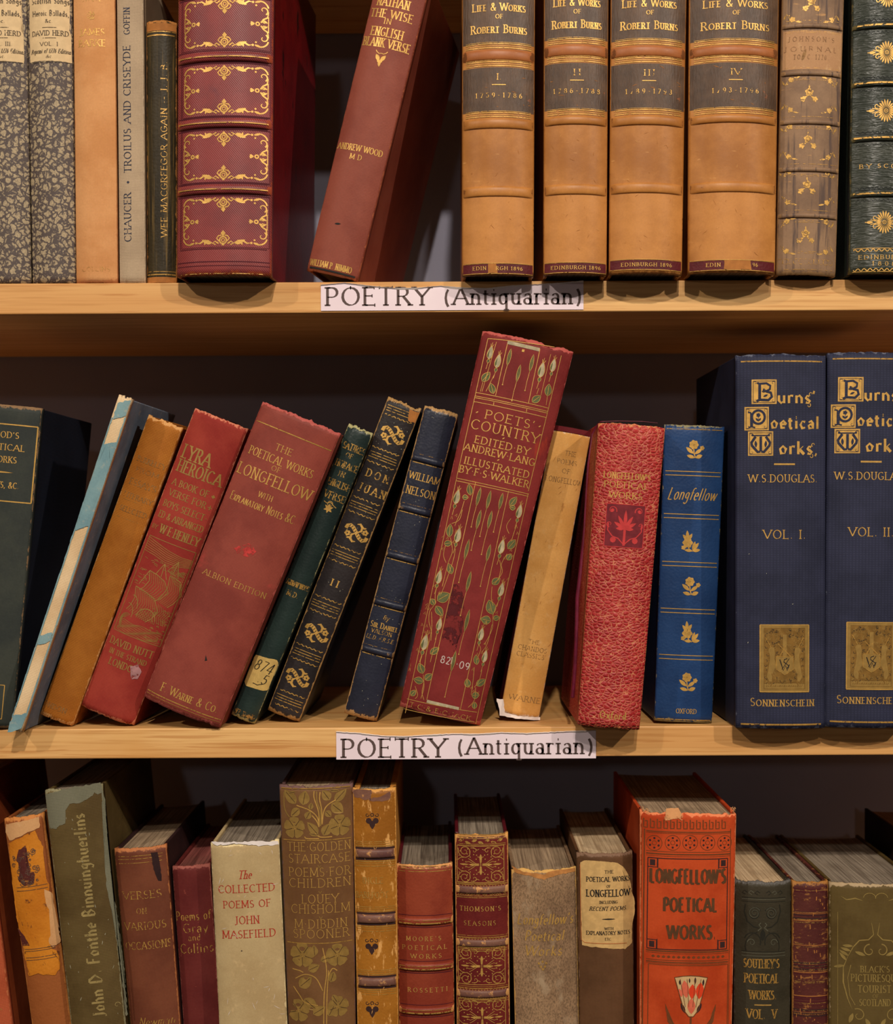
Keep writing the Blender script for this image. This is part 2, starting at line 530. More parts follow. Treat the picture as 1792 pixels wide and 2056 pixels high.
class Ctx:
    """Drawing context on a surface: px units around a centre, x to the right, y up along the surface."""
    def __init__(s, surf, u, v, k, rot=0.0, fx=1, fy=1, lift=0.0):
        s.s, s.u, s.v, s.k, s.c, s.n, s.fx, s.fy, s.lift = surf, u, v, k, math.cos(R(rot)), math.sin(R(rot)), fx, fy, lift
        s.wm = 1.0

    def flip(s, fx, fy):
        q = Ctx(s.s, s.u, s.v, s.k, 0, fx, fy, s.lift)
        q.c, q.n, q.wm = s.c, s.n, s.wm
        return q

    def at(s, x, y, rot=0.0, sc=1.0):
        u, v = s.loc(x, y)
        q = Ctx(s.s, u, v, s.k * sc, 0, s.fx, s.fy, s.lift)
        a = math.atan2(s.n, s.c) + R(rot)
        q.c, q.n = math.cos(a), math.sin(a)
        return q

    def loc(s, x, y):
        x, y = x * s.fx, y * s.fy
        return s.u + (x * s.c - y * s.n) * s.k, s.v + (x * s.n + y * s.c) * s.k

    def poly(s, pts, mat, up=0):
        s.s.ngon([s.loc(*p) for p in pts], mat, s.lift + up * 0.00005)

    def path(s, pts, w, mat, up=0, taper=False):
        w = w * s.wm
        if len(pts) < 40:        # short steps keep the line on the curved surface
            q = [pts[0]]
            for a, b in zip(pts, pts[1:]):
                n = max(1, int(math.dist(a, b) / 6))
                q += [(a[0] + (b[0] - a[0]) * i / n, a[1] + (b[1] - a[1]) * i / n) for i in range(1, n + 1)]
            pts = q
        f = (lambda a, t: w * (0.25 + 0.75 * math.sin(math.pi * min(1, t * 1.0)))) if taper else (lambda a, t: w)
        for q in pen(pts, f):
            s.poly(q, mat, up)

    def line(s, x0, y0, x1, y1, w, mat, up=0):
        n = max(1, int(math.hypot(x1 - x0, y1 - y0) / 7))
        s.path([(x0 + (x1 - x0) * i / n, y0 + (y1 - y0) * i / n) for i in range(n + 1)], w, mat, up)

    def rect(s, x0, y0, x1, y1, w, mat, up=0):
        s.line(x0, y0, x1, y0, w, mat, up)
        s.line(x0, y1, x1, y1, w, mat, up)
        s.line(x0, y0, x0, y1, w, mat, up)
        s.line(x1, y0, x1, y1, w, mat, up)

    def fill(s, x0, y0, x1, y1, mat, up=0):
        n = max(1, int(abs(x1 - x0) / 6))
        for i in range(n):
            a, b = x0 + (x1 - x0) * i / n, x0 + (x1 - x0) * (i + 1) / n
            s.poly([(a, y0), (b, y0), (b, y1), (a, y1)], mat, up)

    def arc(s, cx, cy, rx, ry, a0, a1, w, mat, up=0, taper=False):
        n = max(4, int(abs(a1 - a0) / 18))
        s.path([(cx + rx * math.cos(R(a0 + (a1 - a0) * i / n)), cy + ry * math.sin(R(a0 + (a1 - a0) * i / n))) for i in range(n + 1)], w, mat, up, taper)

    def spiral(s, cx, cy, r0, r1, a0, a1, w, mat, up=0):
        n = max(6, int(abs(a1 - a0) / 20))
        pts = []
        for i in range(n + 1):
            t = i / n
            r, a = r0 + (r1 - r0) * t, R(a0 + (a1 - a0) * t)
            pts.append((cx + r * math.cos(a), cy + r * math.sin(a)))
        for q in pen(pts, lambda a, t: s.wm * w * (1.0 - 0.5 * t)):
            s.poly(q, mat, up)

    def dot(s, x, y, r, mat, up=0, n=8):
        s.poly([(x + r * math.cos(2 * math.pi * i / n), y + r * math.sin(2 * math.pi * i / n)) for i in range(n)], mat, up)

    def ring(s, x, y, r, w, mat, up=0):
        s.arc(x, y, r, r, 0, 360, w, mat, up)

    def leaf(s, x, y, ang, ln, wd, mat, up=0, p=1.0, edge=None, vein=None, n=7):
        a = R(ang)
        ca, sa = math.cos(a), math.sin(a)
        L, Q = [], []
        for i in range(n + 1):
            t = i / n
            h = wd / 2 * math.sin(math.pi * t ** p) ** 0.85 if 0 < t < 1 else 0
            L.append((t * ln, h))
            Q.append((t * ln, -h))
        pts = [(x + q[0] * ca - q[1] * sa, y + q[0] * sa + q[1] * ca) for q in L + Q[-2:0:-1]]
        s.poly(pts, mat, up)
        if edge:
            s.path(pts + pts[:1], edge[1], edge[0], up + 2)
        if vein:
            s.line(x + ca * ln * 0.1, y + sa * ln * 0.1, x + ca * ln * 0.85, y + sa * ln * 0.85, vein[1], vein[0], up + 3)

    def flower(s, x, y, r, n, mat, up=0, a0=0, core=None):
        for i in range(n):
            s.leaf(x, y, a0 + 360 * i / n, r, r * 0.8, mat, up, 1.3)
        if core:
            s.dot(x, y, r * 0.22, core, up + 3)

    def text(s, txt, h, w, mat, wt=.155, nib=14, serif=True, small=None, slant=0.0, step=24, space=.14, thin=.36, arc=0.0, up=0):
        pos, glyphs = 0.0, []
        for ch in txt:
            if ch == ' ':
                pos += .52
                continue
            gw, st = glyph(ch, small, step)
            glyphs.append((pos, gw, st, ch))
            pos += gw + space
        tot = pos - space
        sx = (w / tot if w else h)
        T, na = wt * h, R(nib)
        wf = lambda a, t: T * (thin + (1 - thin) * abs(math.sin(a - na)))
        for x0, gw, strokes, ch in glyphs:
            S = [[((x0 + x + slant * y / max(sx / h, .3) * 1.0 - tot / 2) * sx, (y - .5) * h) for x, y in st] for st in strokes]
            for si, st in enumerate(S):
                quads = pen(st, wf)
                if serif and ch not in ".,'-()&\u00b7\u2014!":
                    for end, nxt in ((0, 1), (-1, -2)):
                        p, q = st[end], st[nxt]
                        dx, dy = p[0] - q[0], p[1] - q[1]
                        free = all(seg_dist(p, o[i], o[i + 1]) > .07 * h for oi, o in enumerate(S) if oi != si for i in range(len(o) - 1))
                        if abs(dy) > abs(dx) * .6:
                            yn = p[1] / h + .5
                            if min(abs(yn - k) for k in (0, 1, .62, -.34, small or 0)) < .02 and len(st) < 9 + 99 * (abs(dx) < abs(dy) * .3) and (free or abs(dx) < abs(dy) * .2):
                                b = T * .5 + .085 * h
                                t2 = T * .16 + .018 * h
                                quads.append([(p[0] - b, p[1] - t2), (p[0] + b, p[1] - t2), (p[0] + b, p[1] + t2), (p[0] - b, p[1] + t2)])
                        elif free and ch.isupper():
                            b, t2 = .09 * h, T * .2
                            quads.append([(p[0] - t2, p[1] - b), (p[0] + t2, p[1] - b), (p[0] + t2, p[1] + b), (p[0] - t2, p[1] + b)])
                for qd in quads:
                    if arc:
                        qd = [(x, y - arc * (2 * x / (w or tot * h)) ** 2) for x, y in qd]
                    s.poly(qd, mat, up)


class Surf:
    """Common drawing calls of spines and labels. Local x across, z up, y into the shelf."""
    def rayloc(s, px, py, yoff):
        d = AX * (px - CX) + AU * (CY - py) + Vector((0, F, 0))
        o, q = s.inv @ CAM, s.inv.to_3x3() @ d
        t = (yoff - o.y) / q.y
        return o.x + q.x * t, o.z + q.z * t

    def L(s, px, py):
        u, v = s.rayloc(px, py, s.yref)
        for _ in range(2):
            u, v = s.rayloc(px, py, s.prof(u, v))
        return u, v

    def c(s, px, py, rot=0, fx=1, fy=1, lift=0.0):
        u, v = s.L(px, py)
        return Ctx(s, u, v, s.k, rot, fx, fy, lift)

    def ngon(s, pts, mat, lift=0.0):
        if any(abs(u) > s.hw(v) * 0.985 for u, v in pts):
            return
        vs = [(u, s.prof(u, v) - s.eps - lift, v) for u, v in pts]
        s.cur.add(vs, [list(range(len(vs)))], mat, [0.0] * len(vs))

    def text(s, txt, px, py, h, w=None, mat='gilt', rot=0, lift=0.0, **kw):
        s.c(px, py, rot, lift=lift).text(txt, h, w, mat, **kw)

    def patch(s, pts, mat, up=1, rag=0.0, seed=1, wear=0.0):
        """Region of any outline (photo pixels) laid onto the curved surface."""
        rnd = random.Random(seed)
        q = [s.L(*p) for p in pts]
        if rag:
            o = []
            for i in range(len(q)):
                a, b = q[i], q[(i + 1) % len(q)]
                n = max(1, int(math.dist(a, b) / s.k / 5))
                for j in range(n):
                    t = j / n
                    o.append((a[0] + (b[0] - a[0]) * t + rnd.uniform(-rag, rag) * s.k, a[1] + (b[1] - a[1]) * t + rnd.uniform(-rag, rag) * s.k))
            q = o
        bm = bmesh.new()
        f = bm.faces.new([bm.verts.new((u, 0, v)) for u, v in q])
        bmesh.ops.triangulate(bm, faces=[f])
        lo, hi = min(p[0] for p in q), max(p[0] for p in q)
        n = max(1, int((hi - lo) / (4 * s.k)))
        for i in range(1, n):
            bmesh.ops.bisect_plane(bm, geom=bm.verts[:] + bm.edges[:] + bm.faces[:], plane_co=(lo + (hi - lo) * i / n, 0, 0), plane_no=(1, 0, 0))
        bm.verts.index_update()
        vs = [(v.co.x, s.prof(v.co.x, v.co.z) - s.eps * 0.5 - up * 0.00005, v.co.z) for v in bm.verts]
        s.cur.add(vs, [[v.index for v in fc.verts] for fc in bm.faces], mat, [wear] * len(vs))
        bm.free()

    def part(s, name, label=None):
        m = MB()
        s.parts.append((name, m, s.spine_parent, label))
        s.cur = m
        return m

    def main(s):
        s.cur = s.mb


SHELF_TOP = {}
BOOKS = []


class Book(Surf):
    def __init__(s, name, label, row, b, t, wt, wb=None, Y=0.0, bulge=0.16, p=2.2, depth=0.145, yaw=0.0, spine='x', board=None, page='page_edges', pinch=0.0,
                 rag=(0.4, 0.4), group=None, inset=2.5, sq=1.0, cat='book', bt=2.4, wearw=1.0):
        wb = wb or wt
        wm = (wt + wb) / 2 * kk(Y)
        s.b = bulge * wm
        Ye = Y + s.b
        A, B = P(b[0], b[1], Ye), P(t[0], t[1], Ye)
        s.row, s.p, s.depth = row, p, depth
        s.k = kk(Y + s.b * 0.4)
        s.wt, s.wb = wt * kk(Ye), wb * kk(Ye)
        s.tilt = math.atan2(B.x - A.x, B.z - A.z)
        zs = SHELF_TOP[row]
        rot = Matrix.Rotation(R(yaw), 4, 'Z') @ Matrix.Rotation(s.tilt, 4, 'Y')
        lowest = min((rot @ Vector((x, y, 0))).z for x in (-s.wb / 2, s.wb / 2) for y in (0, depth))
        base = Vector((A.x, Y, zs - lowest + 0.0004))
        # horizontal place: keep the axis through A
        base.x = A.x + (base.z - A.z) * math.tan(s.tilt)
        s.h = (B.z - base.z) / math.cos(s.tilt)
        s.mat = Matrix.Translation(base) @ rot
        s.inv = s.mat.inverted()
        s.yref, s.eps = s.b * 0.25, 0.00016
        s.rag, s.inset, s.sq, s.bt = rag, inset * 0.001, sq, bt * 0.001
        s.spm, s.bdm, s.pgm = spine, board or spine, page
        root = bpy.data.objects.new(name, None)
        COL.objects.link(root)
        root.empty_display_size = 0.02
        root.matrix_world = s.mat
        root['label'] = label
        root['category'] = cat
        if group:
            root['group'] = group
        s.root = root
        s.seed = len(BOOKS) * 7.31 + 3
        s.parts, s.mb = [], MB()
        s.cur = s.mb
        s.wearw = wearw
        s.ax0, s.ax1 = b, t
        s.pinch = pinch * 0.001
        s.spine_parent = 'spine'
        s.grid()
        BOOKS.append(s)

    def hw(s, v):
        f = max(0.0, min(1.0, v / s.h))
        return (s.wb + (s.wt - s.wb) * f) / 2

    def prof(s, u, v):
        return s.b * min(1.0, abs(u / s.hw(v))) ** s.p

    def axis(s, py):
        f = (s.ax0[1] - py) / (s.ax0[1] - s.ax1[1])
        return s.ax0[0] + (s.ax1[0] - s.ax0[0]) * f

    def grid(s):
        nu, nv = 44, max(24, int(s.h / 0.004))
        cols = [(-1, 'side')] + [(-1 + 2 * i / nu, None) for i in range(nu + 1)] + [(1, 'side')]
        rnd = lambda i, z: mnoise.noise(Vector((i * 0.55 + s.seed, z, s.seed * 0.37)))
        V, W = [], []
        th = 0.0016
        for inner in (0, 1):
            for j in range(nv + 1):
                v = s.h * j / nv
                for i, (t, side) in enumerate(cols):
                    hw = s.hw(v)
                    u = t * (hw - (th if inner else 0))
                    y = s.b * abs(t) ** s.p + (0.006 if side else 0) + (th if inner and not side else 0)
                    z = v
                    if j == nv:
                        z += (rnd(i * .22, 1.0) * 1.3 + rnd(i * 1.27, 5.0) * 0.8 + rnd(i * 3.7, 2.0) * 0.5) * 0.001 * s.rag[0] - 0.0003 * s.rag[0]
                        y += 0.0 if inner else 0.0006
                    if j == 0:
                        z += max(0, (rnd(i * .25, 9.0) * 1.4 + rnd(i * 1.3, 7.0) * 0.8 + rnd(i * 3.7, 4.0) * 0.5) * 0.001 * s.rag[1])
                        y += 0.0 if inner else 0.0006
                    V.append((u, y, z))
                    de = (1 - abs(t)) * hw
                    e = max(math.exp(-(s.h - v) / 0.0022), math.exp(-v / 0.0022), 0.62 * math.exp(-de / 0.0010))
                    W.append(1.0 if inner else (0.15 if side else min(1, e * s.wearw)))
        nc = len(cols)
        o = nc * (nv + 1)
        Fc = []
        for j in range(nv):
            for i in range(nc - 1):
                a = j * nc + i
                Fc.append([a, a + 1, a + nc + 1, a + nc])
                Fc.append([o + a, o + a + nc, o + a + nc + 1, o + a + 1])
        for i in range(nc - 1):
            Fc.append([i, o + i, o + i + 1, i + 1])
            a = nv * nc + i
            Fc.append([a, a + 1, o + a + 1, o + a])
        for j in range(nv):
            a = j * nc
            Fc.append([a, a + nc, o + a + nc, o + a])
            a = j * nc + nc - 1
            Fc.append([a, o + a, o + a + nc, a + nc])
        s.mb.add(V, Fc, s.spm, W, True)

    def rule(s, py, w=1.5, f=0.94, mat='gilt_line', lift=0.0, up=0, px=None, f0=None):
        u, v = s.L(px if px is not None else s.axis(py), py)
        hw = s.hw(v)
        n = 24
        a, b = (-f if f0 is None else f0) * hw, f * hw
        z = w * s.k / 2
        for i in range(n):
            x0, x1 = a + (b - a) * i / n, a + (b - a) * (i + 1) / n
            s.ngon([(x0, v - z), (x1, v - z), (x1, v + z), (x0, v + z)], mat, lift + up * 0.00005)

    def wavy(s, py, amp, per, w, f=0.85, mat='gilt_worn', zig=False):
        u, v = s.L(s.axis(py), py)
        hw = s.hw(v) * f / s.k
        n = max(8, int(2 * hw / per * (2 if zig else 6)))
        pts = [(-hw + 2 * hw * i / n, amp * ((1 if i % 2 else -1) if zig else math.sin((2 * hw * i / n) / per * 2 * math.pi))) for i in range(n + 1)]
        Ctx(s, 0, v, s.k).path(pts, w, mat)

    def bandstrip(s, py0, py1, mat, f=0.985, up=0, part=None, px=None, label=None):
        """Flat coloured band or title panel across the spine between two heights."""
        if part:
            s.part(part, label)
        v0, v1 = s.L(px or s.axis(py0), py0)[1], s.L(px or s.axis(py1), py1)[1]
        n = 26
        for i in range(n):
            t0, t1 = f * (-1 + 2 * i / n), f * (-1 + 2 * (i + 1) / n)
            h0, h1 = s.hw(v0), s.hw(v1)
            vs = [(t0 * h0, v0), (t1 * h0, v0), (t1 * h1, v1), (t0 * h1, v1)]
            s.cur.add([(u, s.prof(u, v) - s.eps * 0.5 - up * 0.00005, v) for u, v in vs], [[0, 1, 2, 3]], mat, None, True)
        s.main()

    def band(s, py, hpx, lift, mat=None, f=1.0, gilt=None):
        """Raised cord across the spine: a part of its own."""
        s.part('raised_band')
        u, v = s.L(s.axis(py), py)
        hh = hpx * s.k / 2
        n, m = 26, 8
        V, W, Fc = [], [], []
        for i in range(n + 1):
            t = f * (-1 + 2 * i / n)
            x = t * s.hw(v)
            e = min(1.0, (1 - abs(t) / f) * 9 + 0.15)
            for j in range(m + 1):
                a = math.pi * j / m
                z = v - hh * math.cos(a)
                V.append((x, s.prof(x, v) - lift * e * math.sin(a) ** 0.7 + 0.0002, z))
                W.append(0.35 * math.sin(a) + (0.4 if abs(t) > 0.9 else 0))
        for i in range(n):
            for j in range(m):
                a = i * (m + 1) + j
                Fc.append([a, a + m + 1, a + m + 2, a + 1])
        s.cur.add(V, Fc, mat or s.spm, W, True)
        for q in gilt or ():
            s.rule(py + q[0], q[1], f * 0.95, q[2], lift=lift * math.sin(math.acos(max(-1, min(1, -q[0] * 2 / hpx)))) ** 0.7 + 0.0001)
        s.main()

    def finish(s):
        sp = s.mb.build('spine', s.root)
        made = {'spine': sp}
        for name, m, par, lab in s.parts:
            if m.f:
                o = m.build(name, made.get(par) or s.root)
                if lab:
                    o['label'] = lab
        # boards
        for sgn, nm in ((1, 'front_board'), (-1, 'back_board')):
            bm = bmesh.new()
            bmesh.ops.create_cube(bm, size=1.0)
            y0, y1 = s.b + 0.0062, s.depth
            for v in bm.verts:
                top = v.co.z > 0
                z = s.h - 0.0006 if top else 0.0
                hw = s.hw(z) - 0.0002
                outer = v.co.x * sgn > 0
                hw -= s.pinch if v.co.y > 0 else 0
                v.co = (sgn * (hw if outer else hw - s.bt), y0 if v.co.y < 0 else y1, z)
            bmesh.ops.bevel(bm, geom=list(bm.edges), offset=0.0006, segments=2, affect='EDGES', profile=0.5)
            bm.verts.index_update()
            m = MB()
            m.add([v.co[:] for v in bm.verts], [[v.index for v in f.verts] for f in bm.faces], s.bdm)
            bm.free()
            m.build(nm, s.root)
        # page block with a hollow fore-edge
        m = MB()
        n = 18
        V, Fc = [], []
        for z0 in (0, 1):
            z = s.h - s.inset if z0 else 0.0025
            hw = s.hw(z) - s.bt - 0.0003
            for i in range(n + 1):
                t = -1 + 2 * i / n
                V.append((t * hw, s.b * abs(t) ** s.p + 0.0021, z))
            for i in range(n + 1):
                t = 1 - 2 * i / n
                V.append((t * (hw - s.pinch), s.depth - 0.003 - s.b * 0.6 * (1 - t * t), z))
        q = 2 * (n + 1)
        for i in range(q):
            j = (i + 1) % q
            Fc.append([i, j, q + j, q + i])
        for i in range(n):
            a, b, c, d = i, i + 1, q - 2 - i, q - 1 - i
            Fc.append([q + a, q + b, q + c, q + d])
            Fc.append([d, c, b, a])
        m.add(V, Fc, s.pgm)
        m.build('page_block', s.root)


class Slip(Surf):
    """Printed paper slip on a shelf edge."""
    def __init__(s, x0, y0, x1, y1, Y, tear, label):
        A = P(x0, y1, Y)
        s.mat = Matrix.Translation((A.x, Y, A.z))
        s.inv = s.mat.inverted()
        s.k, s.yref, s.eps = kk(Y), 0.0, 0.00012
        root = bpy.data.objects.new('shelf_label', None)
        s.mb = MB()
        s.cur = s.mb
        s.parts = []
        w, h = (x1 - x0) * s.k, (y1 - y0) * s.k
        n = len(tear) * 10
        V, top = [], []
        for i in range(n + 1):
            f = i / n * (len(tear) - 1)
            a = min(int(f), len(tear) - 2)
            tt = tear[a] + (tear[a + 1] - tear[a]) * (f - a) + mnoise.noise(Vector((i * 0.7, y0, 0))) * 0.8
            top.append(h - tt * s.k)
        for i in range(n + 1):
            x = w * i / n
            V += [(x, 0, 0), (x, 0, top[i]), (x, 0.0003, top[i] + 0.0003), (x, 0.0003, 0)]
        Fc, Tc = [], []
        for i in range(n):
            a = i * 4
            Fc += [[a, a + 4, a + 5, a + 1], [a + 3, a + 2, a + 6, a + 7], [a, a + 3, a + 7, a + 4]]
            Tc.append([a + 1, a + 5, a + 6, a + 2])
        Fc += [[0, 1, 2, 3], [n * 4, n * 4 + 3, n * 4 + 2, n * 4 + 1]]
        s.mb.add(V, Fc, 'label_paper')
        # torn lip of paper fibres along the upper edge
        LV = []
        for i in range(n + 1):
            x = w * i / n
            e = 0.0002 + 0.0011 * max(0, mnoise.noise(Vector((i * 0.12, y0 * 0.1, 3))) + 0.3)
            LV += [(x, -0.0001, top[i] - e), (x, -0.0009, top[i] + 0.0002), (x, 0.0003, top[i] + 0.0005)]
        LF = []
        for i in range(n):
            a = i * 3
            LF += [[a, a + 3, a + 4, a + 1], [a + 1, a + 4, a + 5, a + 2]]
        s.mb.add(LV, LF, 'torn_paper')
        s.label = label

    def prof(s, u, v):
        return 0.0

    def hw(s, v):
        return 9.0

    def done(s):
        o = s.mb.build('shelf_label', None)
        o.matrix_world = s.mat
        o['label'] = s.label
        o['category'] = 'label'
        o['group'] = 'paper labels on the shelf edges'


# ------------------------------------------------------------------ the setting
make_materials()
ZC = lambda py: P(CX, py, 0.0).z
S0B, S1T, S1B, S2T, S2B, S3T = ZC(-181), ZC(565), ZC(627), ZC(1460), ZC(1520), ZC(2350)
SHELF_TOP.update({1: S1T, 2: S2T, 3: S3T})
DEPTH, HALFW = 0.232, 0.56
wall = box_mb(-1.1, 1.1, DEPTH + 0.003, DEPTH + 0.06, -0.62, 0.62, 'wall_paint').build('wall_back', None)
wall['kind'] = 'structure'
case = bpy.data.objects.new('bookcase', None)
COL.objects.link(case)
case.location = (0, DEPTH / 2, -0.62)
case['label'] = 'open pine bookcase fixed to the grey wall, holding three rows of old books'
case['category'] = 'bookcase'
bpy.context.view_layer.update()


def case_part(name, *a):
    o = box_mb(*a, 'pine_wood', 0.0008).build(name, None)
    o.parent = case
    o.matrix_parent_inverse = Matrix.Translation(case.location).inverted()
    return o


case_part('shelf_board', -HALFW, HALFW, 0, DEPTH, S0B, S0B + 0.02)
case_part('shelf_board', -HALFW, HALFW, 0, DEPTH, S1B, S1T)
case_part('shelf_board', -HALFW, HALFW, 0, DEPTH, S2B, S2T)
case_part('shelf_board', -HALFW, HALFW, 0, DEPTH, S3T - 0.02, S3T)
for sx in (-1, 1):
    case_part('side_panel', min(sx * HALFW, sx * (HALFW + 0.02)), max(sx * HALFW, sx * (HALFW + 0.02)), 0, DEPTH, -0.62, S0B + 0.02)

lab = Slip(644, 567, 1171, 624, -0.0006, [6, 2, 8, 13, 13, 9, 13, 14, 9, 7, 4, 0], 'white paper label reading POETRY on the shelf edge under the calf set')
lab.text('POETRY', 758, 595, 35, 210, 'ink_label', wt=.16, thin=.26)
lab.text('(Antiquarian)', 1029, 594, 33, 276, 'ink_label', wt=.15, thin=.28)
lab.done()
lab = Slip(675, 1470, 1196, 1525, -0.0006, [0, 3, 9, 10, 7, 5, 6, 3, 5, 3, 1, 0], 'white paper label reading POETRY on the shelf edge under the leaning books')
lab.text('POETRY', 790, 1502, 36, 210, 'ink_label', wt=.16, thin=.26)
lab.text('(Antiquarian)', 1054, 1497, 33, 272, 'ink_label', wt=.15, thin=.28)
lab.done()

# ------------------------------------------------------------------ ornaments
def scroll_panel(c, a, h, m='gilt'):
    """Rococo gilt border of one panel of the burgundy morocco binding."""
    for sy in (1, -1):
        q = c.flip(1, sy)
        q.ring(0, h - 10, 7, 2.2, m)
        q.ring(0, h - 10, 3.2, 1.4, m)
        q.dot(0, h - 2, 3, m)
        q.poly([(-5, h - 24), (0, h - 18), (5, h - 24), (0, h - 30)], m)
        q.dot(0, h - 19, 1.8, m)
        for sx in (1, -1):
            r = c.flip(sx, sy)
            r.path([(8, h - 8), (13, h - 14), (9, h - 19), (3, h - 20)], 1.8, m)
            r.path([(9, h - 3), (16, h - 8), (21, h - 4), (15, h - 1)], 1.8, m)
            r.dot(12, h - 5, 1.8, m)
            r.leaf(24, h - 3, -22, 22, 8, m, p=.8)
            r.path([(20, h - 3), (30, h - 9), (40, h - 9), (48, h - 4), (54, h - 5)], 3.0, m, taper=True)
            r.leaf(36, h - 9, 75, 9, 3.5, m)
            r.dot(56, h - 5, 2.4, m)
            r.arc(70, h - 17, 15, 15, 10, 130, 2.2, m)
            r.spiral(76, h - 20, 9, 2, -60, 230, 2.2, m)
            r.dot(62, h - 11, 2, m)
            r.leaf(60, h - 6, 20, 14, 4, m)
            r.path([(a - 1, h - 22), (a - 2, h - 30), (a - 4, 13)], 1.5, m)
            r.path([(a - 2, 15), (a - 10, 10), (a - 15, 3)], 2.2, m)
            r.spiral(a - 8, 6, 5, 1.5, 100, 380, 1.8, m)
            r.leaf(a - 2, 3, 150, 12, 4, m)
    for sx in (1, -1):
        r = c.flip(sx, 1)
        r.path([(a - 1, -16), (a - 1, 16)], 1.2, m)
        r.ring(a - 21, 0, 3.2, 2.0, m)
        r.dot(a - 29, 0, 2.4, m)
        for g in (150, 180, 210):
            r.leaf(a - 28, 0, g, 7.5, 3.6, m)


def sprig_a(c, m='gilt'):
    c.flower(0, 9, 10, 7, m)
    c.dot(0, 9, 7, m)
    c.path([(0, 2), (1, -8), (4, -17)], 2.2, m)
    c.leaf(0, -9, 140, 20, 7.5, m)
    c.leaf(2, -10, 38, 19, 7, m)
    c.flower(17, 3, 5, 5, m)
    c.leaf(3, -17, 165, 17, 7, m)
    c.leaf(4, -17, 22, 15, 8, m)


def sprig_b(c, m='gilt'):
    c.flower(-6, -1, 11, 6, m)
    c.dot(-6, -1, 6, m)
    for g, l in ((95, 21), (60, 17), (130, 16)):
        c.leaf(-6, 3, g, l, 6.5, m)
    c.path([(-6, -6), (-3, -13), (4, -18)], 2, m)
    c.leaf(4, -16, 52, 20, 7, m)
    c.leaf(4, -16, 75, 19, 6, m)
    c.leaf(4, -17, 10, 16, 7, m)
    c.leaf(4, -17, 175, 16, 6, m)
    c.flower(-14, -11, 5, 5, m)


def palmette(c, m='gilt'):
    for i in range(22):
        a = 360 * i / 22
        ln = 14 + 9 * abs(math.sin(R(a))) ** 1.5
        c.leaf(4.5 * math.cos(R(a)), 4.5 * math.sin(R(a)), a, ln - 4, 3.2, m, p=1.8)
    c.ring(0, 0, 3.4, 1.3, m)
    c.dot(0, 0, 1.3, m)
    for sx in (1, -1):
        q = c.flip(sx, 1)
        for sy in (1, -1):
            r = c.flip(sx, sy)
            r.spiral(18, 9, 5.0, 1.6, -120, 220, 1.8, m)
            r.path([(13, 1), (20, 3), (27, 5)], 1.5, m)
        q.leaf(22, 0, 0, 13, 6, m)
        q.dot(36, 0, 1.2, m)


def ribbon_motif(c, m='gilt', g='ink_black'):
    """S-shaped ribbon with two rosettes."""
    pts = [(-23, 2), (-22, 8), (-16, 11), (-9, 8), (0, 0), (9, -8), (16, -11), (22, -8), (23, -2)]
    c.path(pts, 7.5, m)
    for x, y in ((-17, 10), (-12, 9), (-7, 6), (-3, 2), (3, -2), (7, -6), (12, -9), (17, -10)):
        c.line(x - 1.4, y - 2.6, x + 1.4, y + 2.6, 1.2, g, 2)
    for s1 in (1, -1):
        q = c.flip(s1, s1)
        q.path([(1, 1), (8, 6), (8, 14), (2, 19), (-4, 17)], 5.5, m, taper=True)
        q.flower(17, 6, 6.5, 5, m, a0=18, core=g)
        q.line(10, 3, 14, 5, 1.2, m)
        q.leaf(-8, -12, 200, 9, 3.5, m)


def vine_bud(c, x, y, s=1.0, rot=0):
    q = c.at(x, y, rot, s)
    q.leaf(0, -13, 90, 30, 12, 'bud_foil', p=.75, edge=('gilt', 0.9))
    q.poly([(-5.6, -5), (-2.2, 8), (-1.5, -6), (-3, -11)], 'green_foil', 1)
    q.leaf(0, -22, 90, 10, 6, 'green_foil', p=1.3, edge=('gilt', 0.8))
    q.path([(-1, 14), (-2.6, 21)], 0.9, 'gilt')
    q.path([(0, 15), (0.4, 24)], 0.9, 'gilt')
    q.path([(1, 14), (4, 20)], 0.9, 'gilt')
    q.path([(0, -21), (-1.0, -34)], 1.0, 'gilt')


def vine_leaf(c, x, y, ang, ln, wd):
    c.leaf(x, y, ang, ln, wd, 'green_foil', p=.85, edge=('gilt', 0.9), vein=('gilt', 0.9))


def lance(c, x, y, s=1.0, tail=38):
    c.leaf(x, y, 90, 33 * s, 7, 'green_foil', edge=('gilt', 0.8), vein=('gilt_dark', 0.7))
    c.path([(x, y), (x - .8, y - tail * .5), (x - .4, y - tail)], 0.9, 'gilt')
    c.dot(x - .4, y - tail, 1.4, 'gilt')


def rose(c, x, y, r, m, ln='ink_line', lw=0.9):
    for i in range(5):
        a = 90 + 72 * i
        q = c.at(x, y, a)
        q.poly([(0, 0), (r * .5, -r * .52), (r * .95, -r * .42), (r * 1.05, 0), (r * .95, r * .42), (r * .5, r * .52)], m)
    for i in range(5):
        a = R(54 + 72 * i)
        c.line(x + r * .2 * math.cos(a), y + r * .2 * math.sin(a), x + r * .85 * math.cos(a), y + r * .85 * math.sin(a), lw, ln, 3)
    for i in range(9):
        a = 2.4 * i
        c.dot(x + r * .07 * i ** .7 * math.cos(a), y + r * .07 * i ** .7 * math.sin(a), 0.8, 'gilt', 4)


